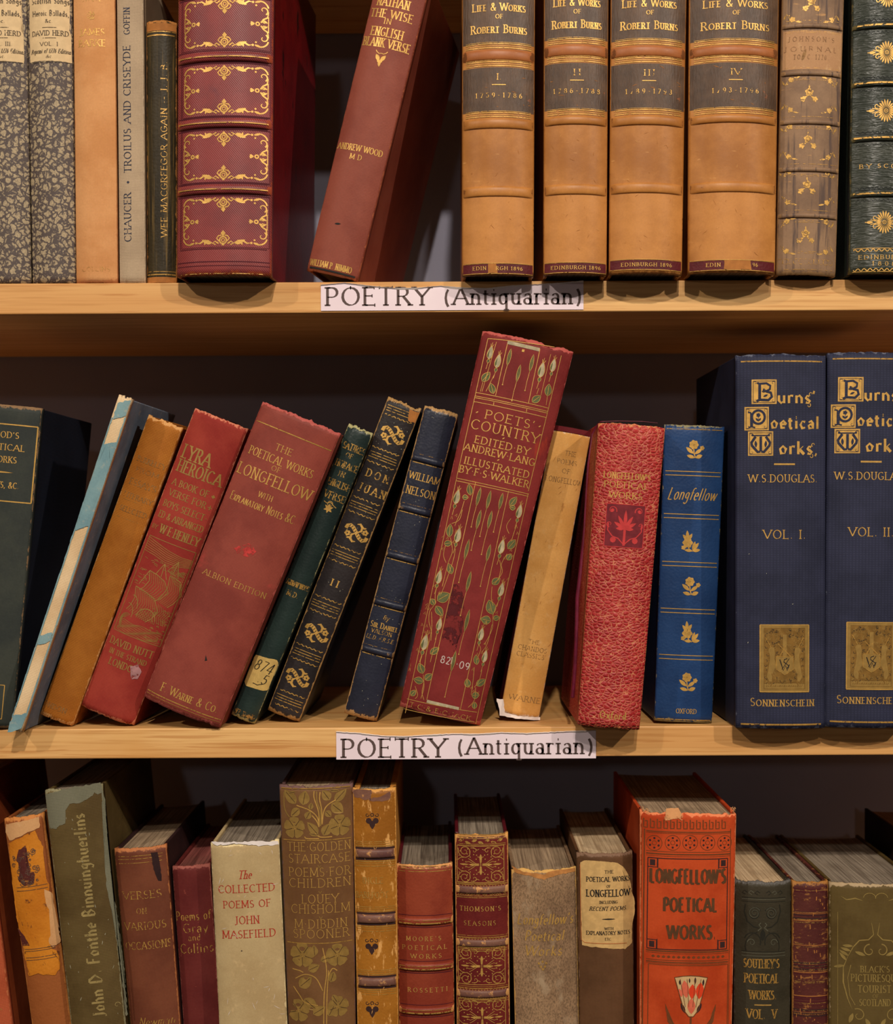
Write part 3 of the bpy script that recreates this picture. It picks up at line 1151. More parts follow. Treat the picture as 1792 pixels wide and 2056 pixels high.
def scotch_panel(c, a, h, m='gilt'):
    """Filigree panel of the small burgundy calf volume."""
    c.rect(-a, -h, a, h, 1.3, m)
    for sx in (1, -1):
        for sy in (1, -1):
            q = c.flip(sx, sy)
            q.spiral(32, 26, 11, 2, 200, -300, 1.5, m)
            q.path([(45, 32), (44, 22), (38, 15), (30, 13.5), (22, 18), (21, 27)], 1.4, m)
            q.path([(46, 8), (40, 13), (33, 14)], 1.2, m)
            q.spiral(13, 28, 5.5, 1.2, 60, 400, 1.3, m)
            q.path([(20, 33), (14, 34), (7, 29), (3, 31)], 1.2, m)
            for x, y in ((21, 15), (14, 20), (8, 19), (30, 5), (36, 8), (41, 26), (27, 21), (26, 31), (43, 17), (9, 11)):
                q.dot(x, y, 1.25, m, n=6)
            q.path([(3, 1.5), (10, 2), (20, 9), (25, 12)], 1.1, m)
            q.path([(12, 1), (24, 6), (30, 4)], 1.0, m)
            q.path([(1, 4), (2, 14), (6, 16)], 1.2, m)
        q = c.flip(sx, 1)
        q.leaf(2, 0, 0, 22, 4, m)
        q.leaf(24, 0, 0, 18, 3.4, m)
        q.leaf(0, 8 * sx, 90 * sx, 13, 5, m)
    c.line(0, -20, 0, 20, 1.2, m)


def smooth(uv, n=5):
    """Rounded curve through a few points."""
    o = []
    for i in range(len(uv) - 1):
        p0, p1, p2, p3 = uv[max(i - 1, 0)], uv[i], uv[i + 1], uv[min(i + 2, len(uv) - 1)]
        for j in range(n):
            t = j / n
            o.append(tuple(.5 * (2 * p1[k] + (p2[k] - p0[k]) * t + (2 * p0[k] - 5 * p1[k] + 4 * p2[k] - p3[k]) * t * t + (3 * p1[k] - p0[k] - 3 * p2[k] + p3[k]) * t ** 3) for k in (0, 1)))
    return o + [uv[-1]]


def scratches(b, n, mat, seed, y0, y1, ln=10, w=.8, ang=(20, 160)):
    """Short scuffs scattered over a spine between two heights of the photograph."""
    r = random.Random(seed)
    for i in range(n):
        y = r.uniform(y0, y1)
        hw = min(b.wt, b.wb) / b.k * .42
        c = b.c(b.axis(y), y, r.uniform(*ang))
        u = r.uniform(-hw, hw)
        c = b.c(b.axis(y) + u, y, r.uniform(*ang))
        l = r.uniform(.2, 1) * ln
        c.path([(0, 0), (l * .5, r.uniform(-.8, .8)), (l, r.uniform(-.5, .5))], r.uniform(.5, 1) * w, mat, 1, True)


def fuzz(b, pts, m, ln=4, n=6, seed=1):
    """Loose threads at a worn edge (photo pixels)."""
    r = random.Random(seed)
    for px, py in pts:
        for i in range(n):
            c = b.c(px + r.uniform(-5, 5), py + r.uniform(-2, 2), lift=0.0004)
            a = r.uniform(0, 360)
            c.path([(0, 0), (ln * .6 * math.cos(a), ln * .6 * math.sin(a)), (ln * math.cos(a + .8), ln * math.sin(a + .8))], 0.7, m)


plain('ink_line', (70, 44, 34))

# ------------------------------------------------------------------ top row
cover('cloth_apricot', (208, 150, 102), (194, 134, 86), (186, 124, 80), 'cloth', 0.75, 0.15, streak=((176, 112, 70), (8, 8, 4), .62, .8))
cover('cloth_stone', (180, 156, 132), (166, 143, 121), (190, 168, 140), 'linen', 0.75, 0.15)
cover('leather_bottle', (52, 42, 24), (38, 30, 16), (170, 112, 58), 'leather', 0.5, 0.4, streak=((110, 86, 44), (420, 420, 9), .52, .66))
cover('morocco_burgundy', (120, 34, 35), (100, 24, 28), (150, 66, 40), 'twill', 0.42, 0.5, streak=((92, 44, 56), (22, 22, 30), .58, .75))
cover('morocco_board', (112, 14, 19), (92, 10, 16), None, 'leather', 0.35, 0.5, streak=((24, 10, 12), (60, 60, 24), .62, .68))
cover('cloth_rust', (138, 70, 56), (124, 58, 46), (168, 92, 62), 'cloth', 0.5, 0.35)
cover('calf_tan', (188, 126, 66), (150, 93, 41), (126, 76, 36), 'calf', 0.42, 0.45, big=15, streak=((150, 92, 44), (30, 30, 12), .55, .75))
cover('calf_russet', (166, 100, 56), (146, 84, 44), (110, 64, 32), 'calf', 0.42, 0.45)
plain('ink_ghost', (152, 112, 78), worn=.3, wscale=500)
cover('title_black', (96, 70, 52), (70, 50, 37), None, 'upright', 0.38, 0.5, streak=((150, 84, 44), (70, 70, 110), .66, .72))
cover('title_maroon', (92, 28, 34), (76, 22, 28), None, 'leather', 0.45, 0.4)
cover('calf_umber', (138, 108, 84), (112, 86, 68), (152, 116, 78), 'calf', 0.55, 0.35, streak=((84, 66, 58), (260, 260, 14), .52, .66))
cover('title_fawn', (172, 130, 94), (164, 122, 88), None, 'paper', 0.6, 0.3)
cover('morocco_green', (54, 56, 48), (40, 44, 37), (96, 84, 50), 'straight', 0.3, 0.6)
cover('green_board', (40, 46, 40), (30, 36, 30), None, 'leather', 0.5, 0.3)
plain('blind_red', (78, 22, 32), var=0.1)
plain('blind_dark', (30, 32, 32), var=0.1)
plain('label_cream', (212, 182, 138), var=0.12)
plain('leather_scuff', (176, 112, 54), var=0.2)


def herd(b, cx, full):
    b.part('title_label')
    b.patch([(cx - 44, -60), (cx + 36, -60), (cx + 37, 0), (cx + 39, 34), (cx + 37, 62), (cx + 41, 70), (cx + 42, 127), (cx - 41, 126)], 'label_cream', 2, 0.8, 5)
    t = lambda s, dx, y, h, w, **k: b.text(s, cx - 1 + dx, y, h, w, 'ink_grey', lift=0.0003, **k)
    g = dict(serif=False, step=70, nib=38, wt=.17, thin=.15)
    t('Scottish Songs,', 0, 1, 12, 78, **g)
    t('Heroic Ballads,', -1, 26, 11, 72, **g)
    t('&c.', -3, 42, 7, 15)
    b.c(cx - 3, 55, lift=.0003).line(-14, 0, 14, 0, 0.8, 'ink_grey')
    t('DAVID HERD.', 0, 66, 9.5, 76)
    b.c(cx - 3, 76, lift=.0003).line(-13, 0, 13, 0, 0.8, 'ink_grey')
    t('VOL. I' if full else 'VOL. III.', -3, 88, 7.5, 36 if full else 44)
    t('Reprint of 1776 Edition,', 0, 102, 8, 80, slant=.25)
    t('&c.', -2, 113, 6, 14, slant=.2)
    b.c(cx - 1, 124, lift=.0003).line(-37, 0, 38, 0, 1.0, 'ink_grey')
    b.main()


herd(Book('book', 'marbled paper book with a cream title label, cut off by the picture edge', 1, (16, 568), (6, -85), 92, 92, 0.002, .17, spine='marbled_paper', group=None, rag=(.3, .5)), 6, False)
herd(Book('book', 'marbled paper book numbered VOL. I, beside the apricot cloth one', 1, (109, 568), (98, -85), 90, 86, 0.002, .17, spine='marbled_paper', rag=(.3, .6)), 102, True)

b = Book('book', 'plain apricot cloth book with faded gilt lettering', 1, (195, 568), (188, -90), 83, 83, 0.001, .15, spine='cloth_apricot', rag=(.3, .2))
b.text('WAVE', 184, -4, 13, 42, 'gilt_faint')
b.c(183, 31).flower(0, 0, 9, 7, 'gilt_faint')
b.text('JAMES', 184, 64, 13, 50, 'gilt_worn')
b.text('BARKE', 184, 86, 13, 54, 'gilt_worn')
b.text('COLLINS', 192, 540, 8, 56, 'gilt_faint')

b = Book('book', 'narrow stone grey cloth book with dark lettering running up the spine', 1, (266, 568), (260, -80), 52, 51, 0.001, .13, spine='cloth_stone', rag=(.2, .2))
b.text('CHAUCER', 256, 436, 14, 98, 'ink_navy', 90, wt=.15)
b.c(257, 366).dot(0, 0, 2.6, 'ink_navy')
b.text('TROILUS AND CRISEYDE', 255, 219, 14, 255, 'ink_navy', 90, wt=.15)
b.text('GOFFIN', 254, 42, 12, 54, 'ink_navy', 90, wt=.15)

b = Book('book', 'short dark leather book with gilt lettering up its streaked spine', 1, (325, 568), (324, 44), 60, 59, 0.003, .2, spine='leather_bottle', rag=(.6, .6), wearw=1.3)
b.bandstrip(46, 61, 'leather_scuff', .99)
b.bandstrip(556, 567, 'leather_scuff', .99)
b.text('WEE MACGREEGOR AGAIN \u2014 J. J. B.', 329, 300, 12, 352, 'gilt_worn', 90, wt=.14)
for y, w in ((63, 1.6), (70, 2.4), (545, 1.2), (551, 2.2)):
    b.rule(y, w, .96)

b = Book('book', 'thick burgundy morocco book with gilt scrollwork panels and raised bands', 1, (447, 562), (452, -140), 194, 192, -0.024, .13, depth=.16, yaw=-5, spine='morocco_burgundy', board='morocco_board', rag=(.4, .5), p=2.6)
for y in (46, 180, 313, 444):
    c = b.c(b.axis(y), y)
    c.wm = 1.3
    scroll_panel(c, 86, 48)
    c.wm = 1.0
    for a, h, w in ((92, 55, 1.6), (89, 52, 0.9)):
        c.rect(-a, -h, a, h, w, 'blind_red')
for y in (-18, 114, 247, 380):
    b.band(y, 19, .0026, 'morocco_burgundy', 1.0, [(1, 2.2, 'gilt_line')])
    b.rule(y - 13, 1.5, .97, 'blind_red')
    b.rule(y + 13, 2.2, .97, 'blind_red')
for y, w in ((525, 2), (533, 1.4)):
    b.rule(y, w, .98, 'blind_red')
b.rule(549, 2.0, .9, 'gilt_faint')

b = Book('book', 'tilted rust brown cloth book with gilt title, leaning across the gap', 1, (662, 562), (814, -45), 107, 106, 0.0, .14, depth=.150, spine='cloth_rust', rag=(.3, .7), yaw=-8)
for s, x, y, h, w in (('NATHAN', 789, 5, 17, 68), ('THE WISE', 785, 29, 16, 88), ('IN', 778, 43, 10, 16), ('ENGLISH', 776, 65, 17, 67), ('BLANK VERSE', 774, 87, 17, 97),
                      ('ANDREW WOOD', 721, 298, 12, 94), ('M D', 714, 315, 10, 25), ('WILLIAM P. NIMMO', 662, 533, 12, 88)):
    b.text(s, x, y, h, w, 'gilt')
c = b.c(763, 117)
for sx in (1, -1):
    q = c.flip(sx, 1)
    q.path([(0, 10), (5, 9), (10, 12), (12, 15)], 1.5, 'gilt')
    q.leaf(1, -6, 55, 16, 8, 'gilt')
    q.leaf(0, -10, 60, 10, 6, 'gilt')
c.leaf(1, -17, 95, 14, 6, 'gilt')
b.rule(545, 3.6, .9, 'ink_black')
b.c(677, 450).leaf(-6, 0, 8, 13, 4, 'ink_black')


def burns(label, bc, tc, wb, wt, Y, num, years, y, cxs, imprint):
    b = Book('book', label, 1, bc, tc, wt, wb, Y, .15, depth=.15, spine='calf_tan', rag=(.3, .35), p=2.3, group='matching calf set', wearw=.8)
    r1, r2, pb, r3, bd, bd2, lb = y
    b.bandstrip(-120, r1 - 4, 'title_black', .985, part='title_panel')
    b.bandstrip(r2 + 8, r3 - 5, 'title_black', .985, part='title_panel')
    for q in (r1, r2, r3):
        for d, w in ((-6, .9), (-3, 1.9), (1.5, .9), (5, 1.9)):
            b.rule(q + d, w, .985, 'gilt_line', lift=.0002)
    cx = cxs
    t = lambda s, dy, h, w, m='gilt', **k: b.text(s, b.axis(dy) + cx, dy, h, w, m, lift=.0002, **k)
    t('LIFE & WORKS'.replace('IFE', 'ife').replace('ORKS', 'orks'), r1 - 77, 15, 106 * wb / 142, small=.78)
    t('OF', r1 - 58, 8, 15)
    t('Robert Burns', r1 - 33, 16, 114 * wb / 142 * .98, small=.74)
    t(num, r2 + 27, 12, {'I.': 9, 'II': 18, 'III': 24, 'IV': 22}[num], 'gilt_worn')
    b.c(b.axis(r2 + 43) + cx, r2 + 43, lift=.0002).line(-14, 0, 14, 0, 1.6, 'gilt')
    t(years, r2 + 64, 9, 94, 'gilt_worn', space=.5)
    b.band((r1 + r2) / 2 + 1, r2 - r1 - 14, .0014, 'calf_russet', .99)
    b.band((r3 + bd) / 2 + 4, bd - r3 - 8, .0016, 'calf_tan', .97)
    b.band(bd2, 21, .0016, 'calf_tan', .97)
    # maroon imprint strip near the tail, partly rubbed off on some volumes
    b.bandstrip(lb - 9, lb + 9, 'title_maroon', .975, part='imprint_strip')
    b.rule(lb - 10.5, 1.4, .975, 'gilt_line', lift=.0002)
    b.rule(lb + 10, 1.2, .975, 'gilt_line', lift=.0002)
    for s, dx, w in imprint:
        if s:
            b.text(s, b.axis(lb) + cx + dx, lb, 7, w, 'gilt', lift=.0003, wt=.17, space=.22)
        else:
            x = b.axis(lb) + cx
            b.patch([(x + dx, lb - 10), (x + dx + w, lb - 10), (x + dx + w + 2, lb + 10), (x + dx - 1, lb + 9)], 'leather_scuff', 4, 1.2, 3)
    scratches(b, 16, 'leather_scuff', wb, 260, 515, 12)
    scratches(b, 7, 'leather_pale', wb + 1, 260, 515, 9)
    scratches(b, 6, 'leather_scuff', wb + 2, r2 + 12, r3 - 8, 14, 1.6, (-30, 30))
    return b


plain('leather_pale', (214, 158, 90), var=0.1)
burns('calf volume numbered I in the matching set, first beside the leaning rust book', (999, 560), (1001, -120), 143, 146, -0.020, 'I.', '1759-1786', (91, 127, 0, 229, 258, 384, 539), 1, [('EDIN', -38, 27), (None, -20, 16), ('RGH 1896', 22, 54)])
burns('calf volume numbered II in the matching set', (1154, 559), (1157, -120), 126, 129, -0.022, 'II', '1786-1788', (81, 118, 0, 224, 250, 380, 537), 2, [('EDINBURGH 1896', 0, 100)])
burns('calf volume numbered III in the matching set', (1295, 556), (1303, -120), 146, 152, -0.022, 'III', '1789-1793', (83, 119, 0, 223, 251, 377, 531), 3, [('EDINBURGH 1896', 0, 102)])
burns('calf volume numbered IV, widest and last of the matching set', (1468, 553), (1474, -120), 174, 180, -0.024, 'IV', '1793-1796', (83, 117, 0, 221, 246, 375, 532), 5, [('EDIN', -42, 28), (None, -20, 52), ('96', 42, 11)])

b = Book('book', 'worn umber calf book with faded floral gilding and a fawn title panel', 1, (1617, 562), (1634, -90), 124, 118, -0.012, .12, depth=.14, spine='calf_umber', rag=(.5, .4), wearw=1.4)
b.bandstrip(61, 139, 'title_fawn', .96, part='title_panel')
for s, y, w in (("JOHNSON'S", 78, 92), ('JOURNAL', 98, 106), ('TO . C. 1770.', 114, 70)):
    b.text(s, b.axis(y), y, 9, w, 'ink_ghost', lift=.0002, space=.5, wt=.1)
b.c(1611, 111, lift=.0002).leaf(-2, -12, 72, 26, 6, 'ink_faint')
for y in (52, 147, 245, 340, 433):
    b.band(y, 10, .0016, 'calf_umber')
    for d in (-11, 10, 13):
        b.rule(y + d, .9, .9, 'gilt_faint')
for y in (8, 190, 284, 375, 474):
    c = b.c(b.axis(y) - 3, y)
    c.flower(0, 5, 9, 5, 'gilt_worn', a0=90)
    c.ring(0, 5, 4, 1, 'gilt_dark', 3)
    for g, x, yy in ((205, -3, -3), (335, 3, -3)):
        c.leaf(x, yy, g, 15, 4, 'gilt_worn')
        c.flower(x * 4, yy * 3, 6, 5, 'gilt_worn')
    c.leaf(0, 12, 90, 8, 3, 'gilt_worn')
    for sx in (1, -1):
        for sy in ((1, -1) if y != 474 else (1, -1)):
            q = b.c(b.axis(y), y).flip(sx, sy)
            q.path([(50, 18), (45, 27), (36, 33)], 1.1, 'gilt_worn')
            q.leaf(50, 20, 60, 11, 3.5, 'gilt_worn')
            q.flower(39, 30, 6, 5, 'gilt_worn')
            q.leaf(34, 34, 170, 13, 3.5, 'gilt_worn')
            q.dot(45, 22, 1.4, 'gilt_worn')
for y in (505, 508, 541):
    b.rule(y, .9, .92, 'gilt_faint')
c = b.c(b.axis(525), 525)
for i in range(-5, 6):
    c.ring(i * 10, 0, 5.5, 1.0, 'gilt_faint')

b = Book('book', 'dark green straight-grained morocco book with gilt palmettes, cut off by the picture edge', 1, (1769, 556), (1779, -110), 134, 130, -0.018, .15, depth=.14, spine='morocco_green', board='green_board', rag=(.3, .4))
for y in (52, 168, 278, 390):
    b.band(y, 11, .0020, 'morocco_green', 1.0, [(-1, 3.4, 'gilt_worn')])
    b.wavy(y + 12, 2.2, 8, .9, .86, 'blind_dark', True)
    b.wavy(y - 13, 2.0, 9, 1.2, .86, 'blind_dark')
    b.rule(y - 9, 1.2, .88, 'blind_dark')
for y in (-8, 105, 222, 446):
    palmette(b.c(b.axis(y) + 4, y))
b.text('BY SCOTT', b.axis(333) + 4, 333, 8, 98, 'gilt', space=.5)
for y, am in ((502, 2.5), (541, -2.5)):
    b.wavy(y, am, 11, 1.6, .9, 'gilt')
    b.rule(y - (4 if am > 0 else -4), 1.3, .92, 'gilt_line')
b.text('EDINBURGH', b.axis(516) + 4, 516, 8, 96, 'gilt', space=.25)
b.text('1808', b.axis(529) + 4, 529, 8, 46, 'gilt', space=.6)

# ------------------------------------------------------------------ middle row
cover('cloth_slate', (57, 60, 55), (46, 50, 47), (130, 100, 70), 'cloth', 0.6, 0.3)
cover('navy_board', (26, 30, 42), (22, 24, 34), None, 'cloth', 0.6, 0.3)
cover('text_spine', (226, 196, 160), (208, 174, 136), None, 'linen', 0.8, 0.1)
cover('blue_wrapper', (124, 152, 155), (102, 134, 142), (150, 175, 175), 'paper', 0.75, 0.15)
cover('blue_board', (116, 128, 146), (96, 106, 122), None, 'paper', 0.7, 0.2, streak=((110, 120, 125), (70, 70, 16), .6, .75))
cover('linen_ochre', (176, 108, 40), (158, 92, 30), (206, 150, 90), 'linen', 0.6, 0.25)
cover('cloth_scarlet', (154, 58, 48), (136, 43, 38), (200, 120, 92), 'cloth', 0.7, 0.2, wamt=.8)
cover('cloth_brick', (142, 66, 56), (122, 52, 45), (172, 84, 76), 'cloth', 0.55, 0.3, big=22, streak=((176, 66, 60), (26, 26, 22), .6, .75))
cover('cloth_pine', (38, 52, 48), (28, 40, 38), (168, 160, 112), 'leather', 0.4, 0.5, wamt=.85)
cover('leather_ebony', (42, 36, 38), (30, 26, 28), (160, 122, 74), 'leather', 0.45, 0.4, streak=((88, 80, 78), (110, 110, 90), .68, .78))
cover('leather_ink', (38, 40, 54), (28, 30, 42), (168, 130, 84), 'leather', 0.38, 0.5, streak=((64, 76, 110), (150, 150, 110), .66, .76))
cover('cloth_crimson', (128, 43, 42), (110, 32, 32), (176, 84, 76), 'cloth', 0.6, 0.3, streak=((160, 54, 36), (50, 50, 14), .6, .72))
cover('paper_buff', (214, 160, 94), (198, 142, 76), (232, 200, 170), 'paper', 0.7, 0.2, streak=((168, 112, 58), (130, 130, 60), .62, .72))
cover('board_wine', (104, 30, 36), (84, 22, 30), None, 'cloth', 0.6, 0.2)
cover('leather_royal', (32, 62, 106), (24, 50, 90), (140, 130, 96), 'leather', 0.42, 0.45, wamt=.8)
cover('cloth_indigo', (48, 50, 71), (39, 41, 59), (92, 94, 108), 'grid', 0.6, 0.25, wamt=.8)
plain('ribbon_silk', (110, 20, 48), var=0.35, rough=0.4, spec=0.5)
plain('call_label', (214, 178, 104), var=0.2)
plain('stamp_plum', (120, 38, 46), var=0.3)
plain('stamp_red', (196, 60, 60), var=0.2)
plain('stain_red', (196, 62, 58), worn=0.4, wscale=200)
plain('stain_pale', (178, 128, 128), worn=0.35, wscale=200)

b = Book('book', 'wide slate cloth book with a gilt-framed title, standing before the torn blue book', 2, (-56, 1463), (4, 812), 160, 160, -0.004, .07, p=3, depth=.135, spine='cloth_slate', board='navy_board', rag=(.3, .3))
c = b.c(2, 925)
c.rect(-65, -80, 65, 74, 2.4, 'gilt')
for s, x, y, w in (("THOMAS", 0, 0, 0), ("WOOD'S", 5, 872, 66), ('POETICAL', 6, 897, 86), ('WORKS', 7, 922, 52), ('PLAYS, &C.', 3, 973, 68)):
    if w:
        b.text(s, x, y, 12, w, 'gilt')
b.c(0, 947).leaf(-26, 0, 0, 52, 3, 'gilt')
b.c(-53, 1405).rect(-58, -34, 58, 34, 1.6, 'gilt')

# thin book in torn blue paper wrapper
b = Book('book', 'thin tilted book with a torn blue paper spine showing pale cloth', 2, (29, 1468), (253, 797), 27, 27, -0.018, .10, depth=.13, yaw=-1.6, spine='text_spine', board='blue_board', rag=(1.2, .4), bt=2.0)


def strip(b, ya, yb, mat, o=1.5, seed=1, rag=1.4):
    b.part('paper_wrapper')
    q = []
    for py in (ya, (ya + yb) / 2, yb):
        q.append((py, b.axis(py)))
    w = 14.5 + o
    b.patch([(q[0][1] - w, q[0][0] + 3), (q[0][1] + w, q[0][0] - 3), (q[1][1] + w, q[1][0] - 2), (q[2][1] + w, q[2][0] - 3), (q[2][1] - w, q[2][0] + 5), (q[1][1] - w, q[1][0])], mat, 8, rag, seed)
    b.main()


strip(b, 806, 838, 'blue_wrapper', -2, 3)
strip(b, 890, 1060, 'blue_wrapper', -.8, 5)
strip(b, 1272, 1290, 'blue_wrapper', -2, 7)
strip(b, 1434, 1466, 'blue_wrapper', -.8, 9)
for sx in (-1, 1):
    b.patch([(b.axis(840) + sx * 12, 838), (b.axis(840) + sx * 14.5, 838), (b.axis(1440) + sx * 14.5, 1440), (b.axis(1440) + sx * 12.6, 1440)], 'blue_wrapper', 6, .8, 11 + sx)

b = Book('book', 'tilted ochre linen book between the torn blue book and the red ship book', 2, (110.4, 1450), (334.4, 846), 72.5, 70, 0.007, .14, depth=.13, yaw=-3.2, pinch=1.5, spine='linen_ochre', board='linen_ochre', rag=(.8, .9), wearw=1.2, page='page_edges_pale')
for s, x, y, h, w in (('BERKELEY', 303, 929, 10, 60), ('FROM', 295, 949, 9, 48), ('ESSAYS', 286, 974, 12, 56), ('LITERARY', 276, 1000, 10, 60), ('SELECTED', 266, 1027, 10, 56), ('LONDON', 106, 1418, 10, 60)):
    b.text(s, x, y, h, w, 'ink_faint', wt=.13)
for y in (934, 1010, 1045):
    b.rule(y, .8, .7, 'gilt_faint')

b = Book('book', 'tilted scarlet cloth book with a gilt sailing ship picture on its spine', 2, (212, 1442), (446, 840), 114, 113, 0.005, .15, depth=.14, yaw=-2.8, pinch=1.5, spine='cloth_scarlet', rag=(.9, .7), wearw=1.5)
for s, x, y, h, w in (('LYRA', 395, 915, 27, 62), ('HEROICA', 399, 949, 24, 94), ('A BOOK OF', 381, 979, 13, 78), ('VERSE FOR', 375, 1001, 13, 80), ('BOYS\u00b7SELECT-', 370, 1025, 13, 94),
                      ('ED & ARRANGED', 361, 1047, 13, 95), ('W\u00b7E\u00b7HENLEY', 359, 1075, 17, 82), ('BY', 311, 1056, 8, 12), ('DAVID NUTT', 262, 1300, 14, 92), ('IN THE STRAND', 255, 1319, 10, 80), ('LONDON', 247, 1337, 14, 62)):
    b.text(s, x, y, h, w, 'gilt_olive', wt=.14)
c = b.c(428, 998)
c.poly([(-4, 0), (0, 4), (4, 0), (0, -4)], 'gilt_olive')
c = b.c(421, 1020)
c.line(-4, 0, 4, 0, 1.6, 'gilt_olive')
c.line(0, -5, 0, 5, 1.6, 'gilt_olive')
g = 'gilt_olive'
c = b.c(308, 1187)          # woodcut: ship under sail
W2, H2 = 50, 101
c.rect(-W2, -H2, W2, H2, 1.2, g)
for i in range(7):
    c.path([(-50, 98 - i * 4.6), (-25, 99 - i * 4 - 7), (0, 93 - i * 4 - 7), (28, 90 - i * 3.2 - 8), (50, 91 - i * 2.6 - 8)], 1.1, g)
rr = random.Random(4)
for i in range(120):
    x, y = rr.uniform(-47, 47), rr.uniform(-20, 66)
    if y > 62 - abs(x) * .1 or (x > -22 - (40 - y) * .2 and y < 46) or (x < -36 and y < 0):
        continue
    a = rr.uniform(-.5, .3)
    c.path([(x, y), (x + 4, y + 2 * a + 1), (x + 8, y + 4 * a)], .8, g)
for i in range(7):
    x0 = 30 + i * 2.2
    c.path([(18, 58 - i * 2), (26, 60 - i * 4), (34, 52 - i * 4), (42, 56 - i * 5), (47, 50 - i * 5)], .8, g)
# sails: bellied outlines with hatching
def sail(pts_top, bulge, drop, n, lean):
    (x0, y0), (x1, y1) = pts_top
    c.path([(x0, y0), ((x0 + x1) / 2, (y0 + y1) / 2 + 2), (x1, y1)], 1.7, g)
    for i in range(n + 1):
        t = i / n
        x, y = x0 + (x1 - x0) * t, y0 + (y1 - y0) * t
        c.path([(x, y), (x + bulge * (.5 + t * .6), y - drop * .45), (x + bulge * (.35 + t * .3) + lean * .6, y - drop * .8), (x + lean, y - drop)], 1.6 if i in (0, n) else .8, g)


sail(((-22, 36), (14, 26)), 13, 44, 8, -6)
sail(((20, 40), (44, 34)), 8, 56, 7, -8)
sail(((-38, -4), (8, -14)), 13, 50, 11, -2)
for a, q in (((-22, 36), (-34, 2)), ((2, 60), (-8, 34)), ((2, 60), (16, 30)), ((26, 72), (12, 48)), ((26, 72), (36, 40)), ((26, 72), (24, 44)), ((2, 60), (4, 32)), ((12, 48), (30, 44)), ((44, 34), (48, 12))):
    c.path([a, ((a[0] + q[0]) / 2, (a[1] + q[1]) / 2), q], 1.4, g)
c.arc(-34, -50, 15, 28, 10, 100, 1.7, g)
c.arc(-38, -62, 14, 22, -10, 100, 1.4, g)
c.arc(4, -60, 20, 22, 10, 175, 1.8, g)
for i in range(9):
    c.line(-14 + i * 4, -62, -12 + i * 3.2, -44 + abs(i - 4), .8, g)
for i in range(5):
    c.arc(-38 + i * 1, -76, 4 + i * 2, 6 + i * 2.5, 60, 250, .9, g)
for i in range(7):
    x = 18 + i * 4
    c.path([(x, -20 - i * 2), (x + 4, -34), (x - 2, -46), (x + 3, -60)], .9, g)
for i in range(9):
    y = -76 - i * 2.8
    c.path([(-46 + 11 * j, y + 1.8 * math.sin(j * 1.7 + i)) for j in range(9)], .9, g)
for i in range(60):
    x, y = rr.uniform(10, 46), rr.uniform(-98, -30)
    c.path([(x, y), (x + 2.5, y + 1.4), (x + 5, y - .5)], .8, g)
b.patch([(262, 1338), (278, 1334), (284, 1348), (276, 1362), (264, 1364)], 'stain_pale', 5, 1)

b = Book('book', 'wide tilted brick red cloth book with gilt title and publisher line', 2, (358, 1443), (606, 838), 169, 166, -0.008, .12, depth=.14, yaw=-2.4, pinch=2.2, spine='cloth_brick', rag=(1.3, 1.2), wearw=1.1, p=2.6)
for s, x, y, h, w in (('THE', 570, 903, 13, 36), ('POETICAL WORKS', 563, 927, 16, 138), ('OF', 554, 942, 10, 19), ('LONGFELLOW', 549, 966, 22, 158), ('ALBION EDITION', 469, 1172, 11, 136)):
    b.text(s, x, y, h, w, 'gilt', wt=.11)
b.text('WITH', 533, 997, 12, 30, 'gilt', serif=False, wt=.11)
b.text('Explanatory Notes &C.', 527, 1019, 17, 142, 'gilt', serif=False, wt=.10, small=.72)
b.text('F. Warne & Co.', 379, 1402, 17, 122, 'gilt', small=.76, wt=.11)
b.rule(875, 2, .96)
b.rule(1418, 2, .96)
b.rule(1423, .8, .96)
b.patch([(470, 1100), (500, 1090), (515, 1108), (500, 1118), (475, 1112)], 'stain_red', 1, 1.5, 4)
b.patch([(413, 1315), (416, 1326), (411, 1327)], 'ink_black', 2)

b = Book('book', 'slim tilted pine green leather book with a handwritten call number label', 2, (485, 1449), (725, 860), 52, 51, 0.013, .2, depth=.12, yaw=-2.5, pinch=1.5, spine='cloth_pine', rag=(1.4, 1.2), wearw=1.2)
for s, x, y, h, w in (('SATIRES', 710, 900, 13, 46), ('OF', 701, 915, 9, 15), ('HORACE', 695, 935, 13, 46), ('IN', 686, 952, 10, 14), ('ENGLISH', 680, 973, 13, 47), ('VERSE', 671, 997, 14, 43), ('ANDREW WOOD', 597, 1175, 10, 47), ('M.D.', 587, 1193, 10, 24), ('W.P. NIMMO', 490, 1434, 10, 43)):
    b.text(s, x, y, h, w, 'gilt_worn' if y < 1400 else 'gilt_faint')
c = b.c(660, 1018)
for i in range(6):
    c.leaf(0, -3, 90 + 60 * i, 10, 5, 'gilt', p=.6)
c.path([(-14, 8), (-7, 6), (0, 10), (7, 6), (14, 3)], 1.6, 'gilt')
c.arc(0, 7, 5, 5, 0, 330, 1.2, 'gilt')
b.part('call_label', 'small buff paper label with handwritten number')
b.patch([(510, 1320), (514, 1314), (556, 1325), (559, 1331), (537, 1386), (528, 1387), (493, 1376), (491, 1368)], 'call_label', 3, .5)
b.text('874', 529, 1338, 22, 38, 'ink_black', serif=False, wt=.08, slant=.2, lift=.0004, space=.1)
b.text('.5', 527, 1363, 19, 18, 'ink_black', serif=False, wt=.09, slant=.2, lift=.0004)
b.c(517, 1373, 8, lift=.0004).path([(-10, 0), (0, -2), (10, 2)], 1.2, 'ink_black')
b.main()

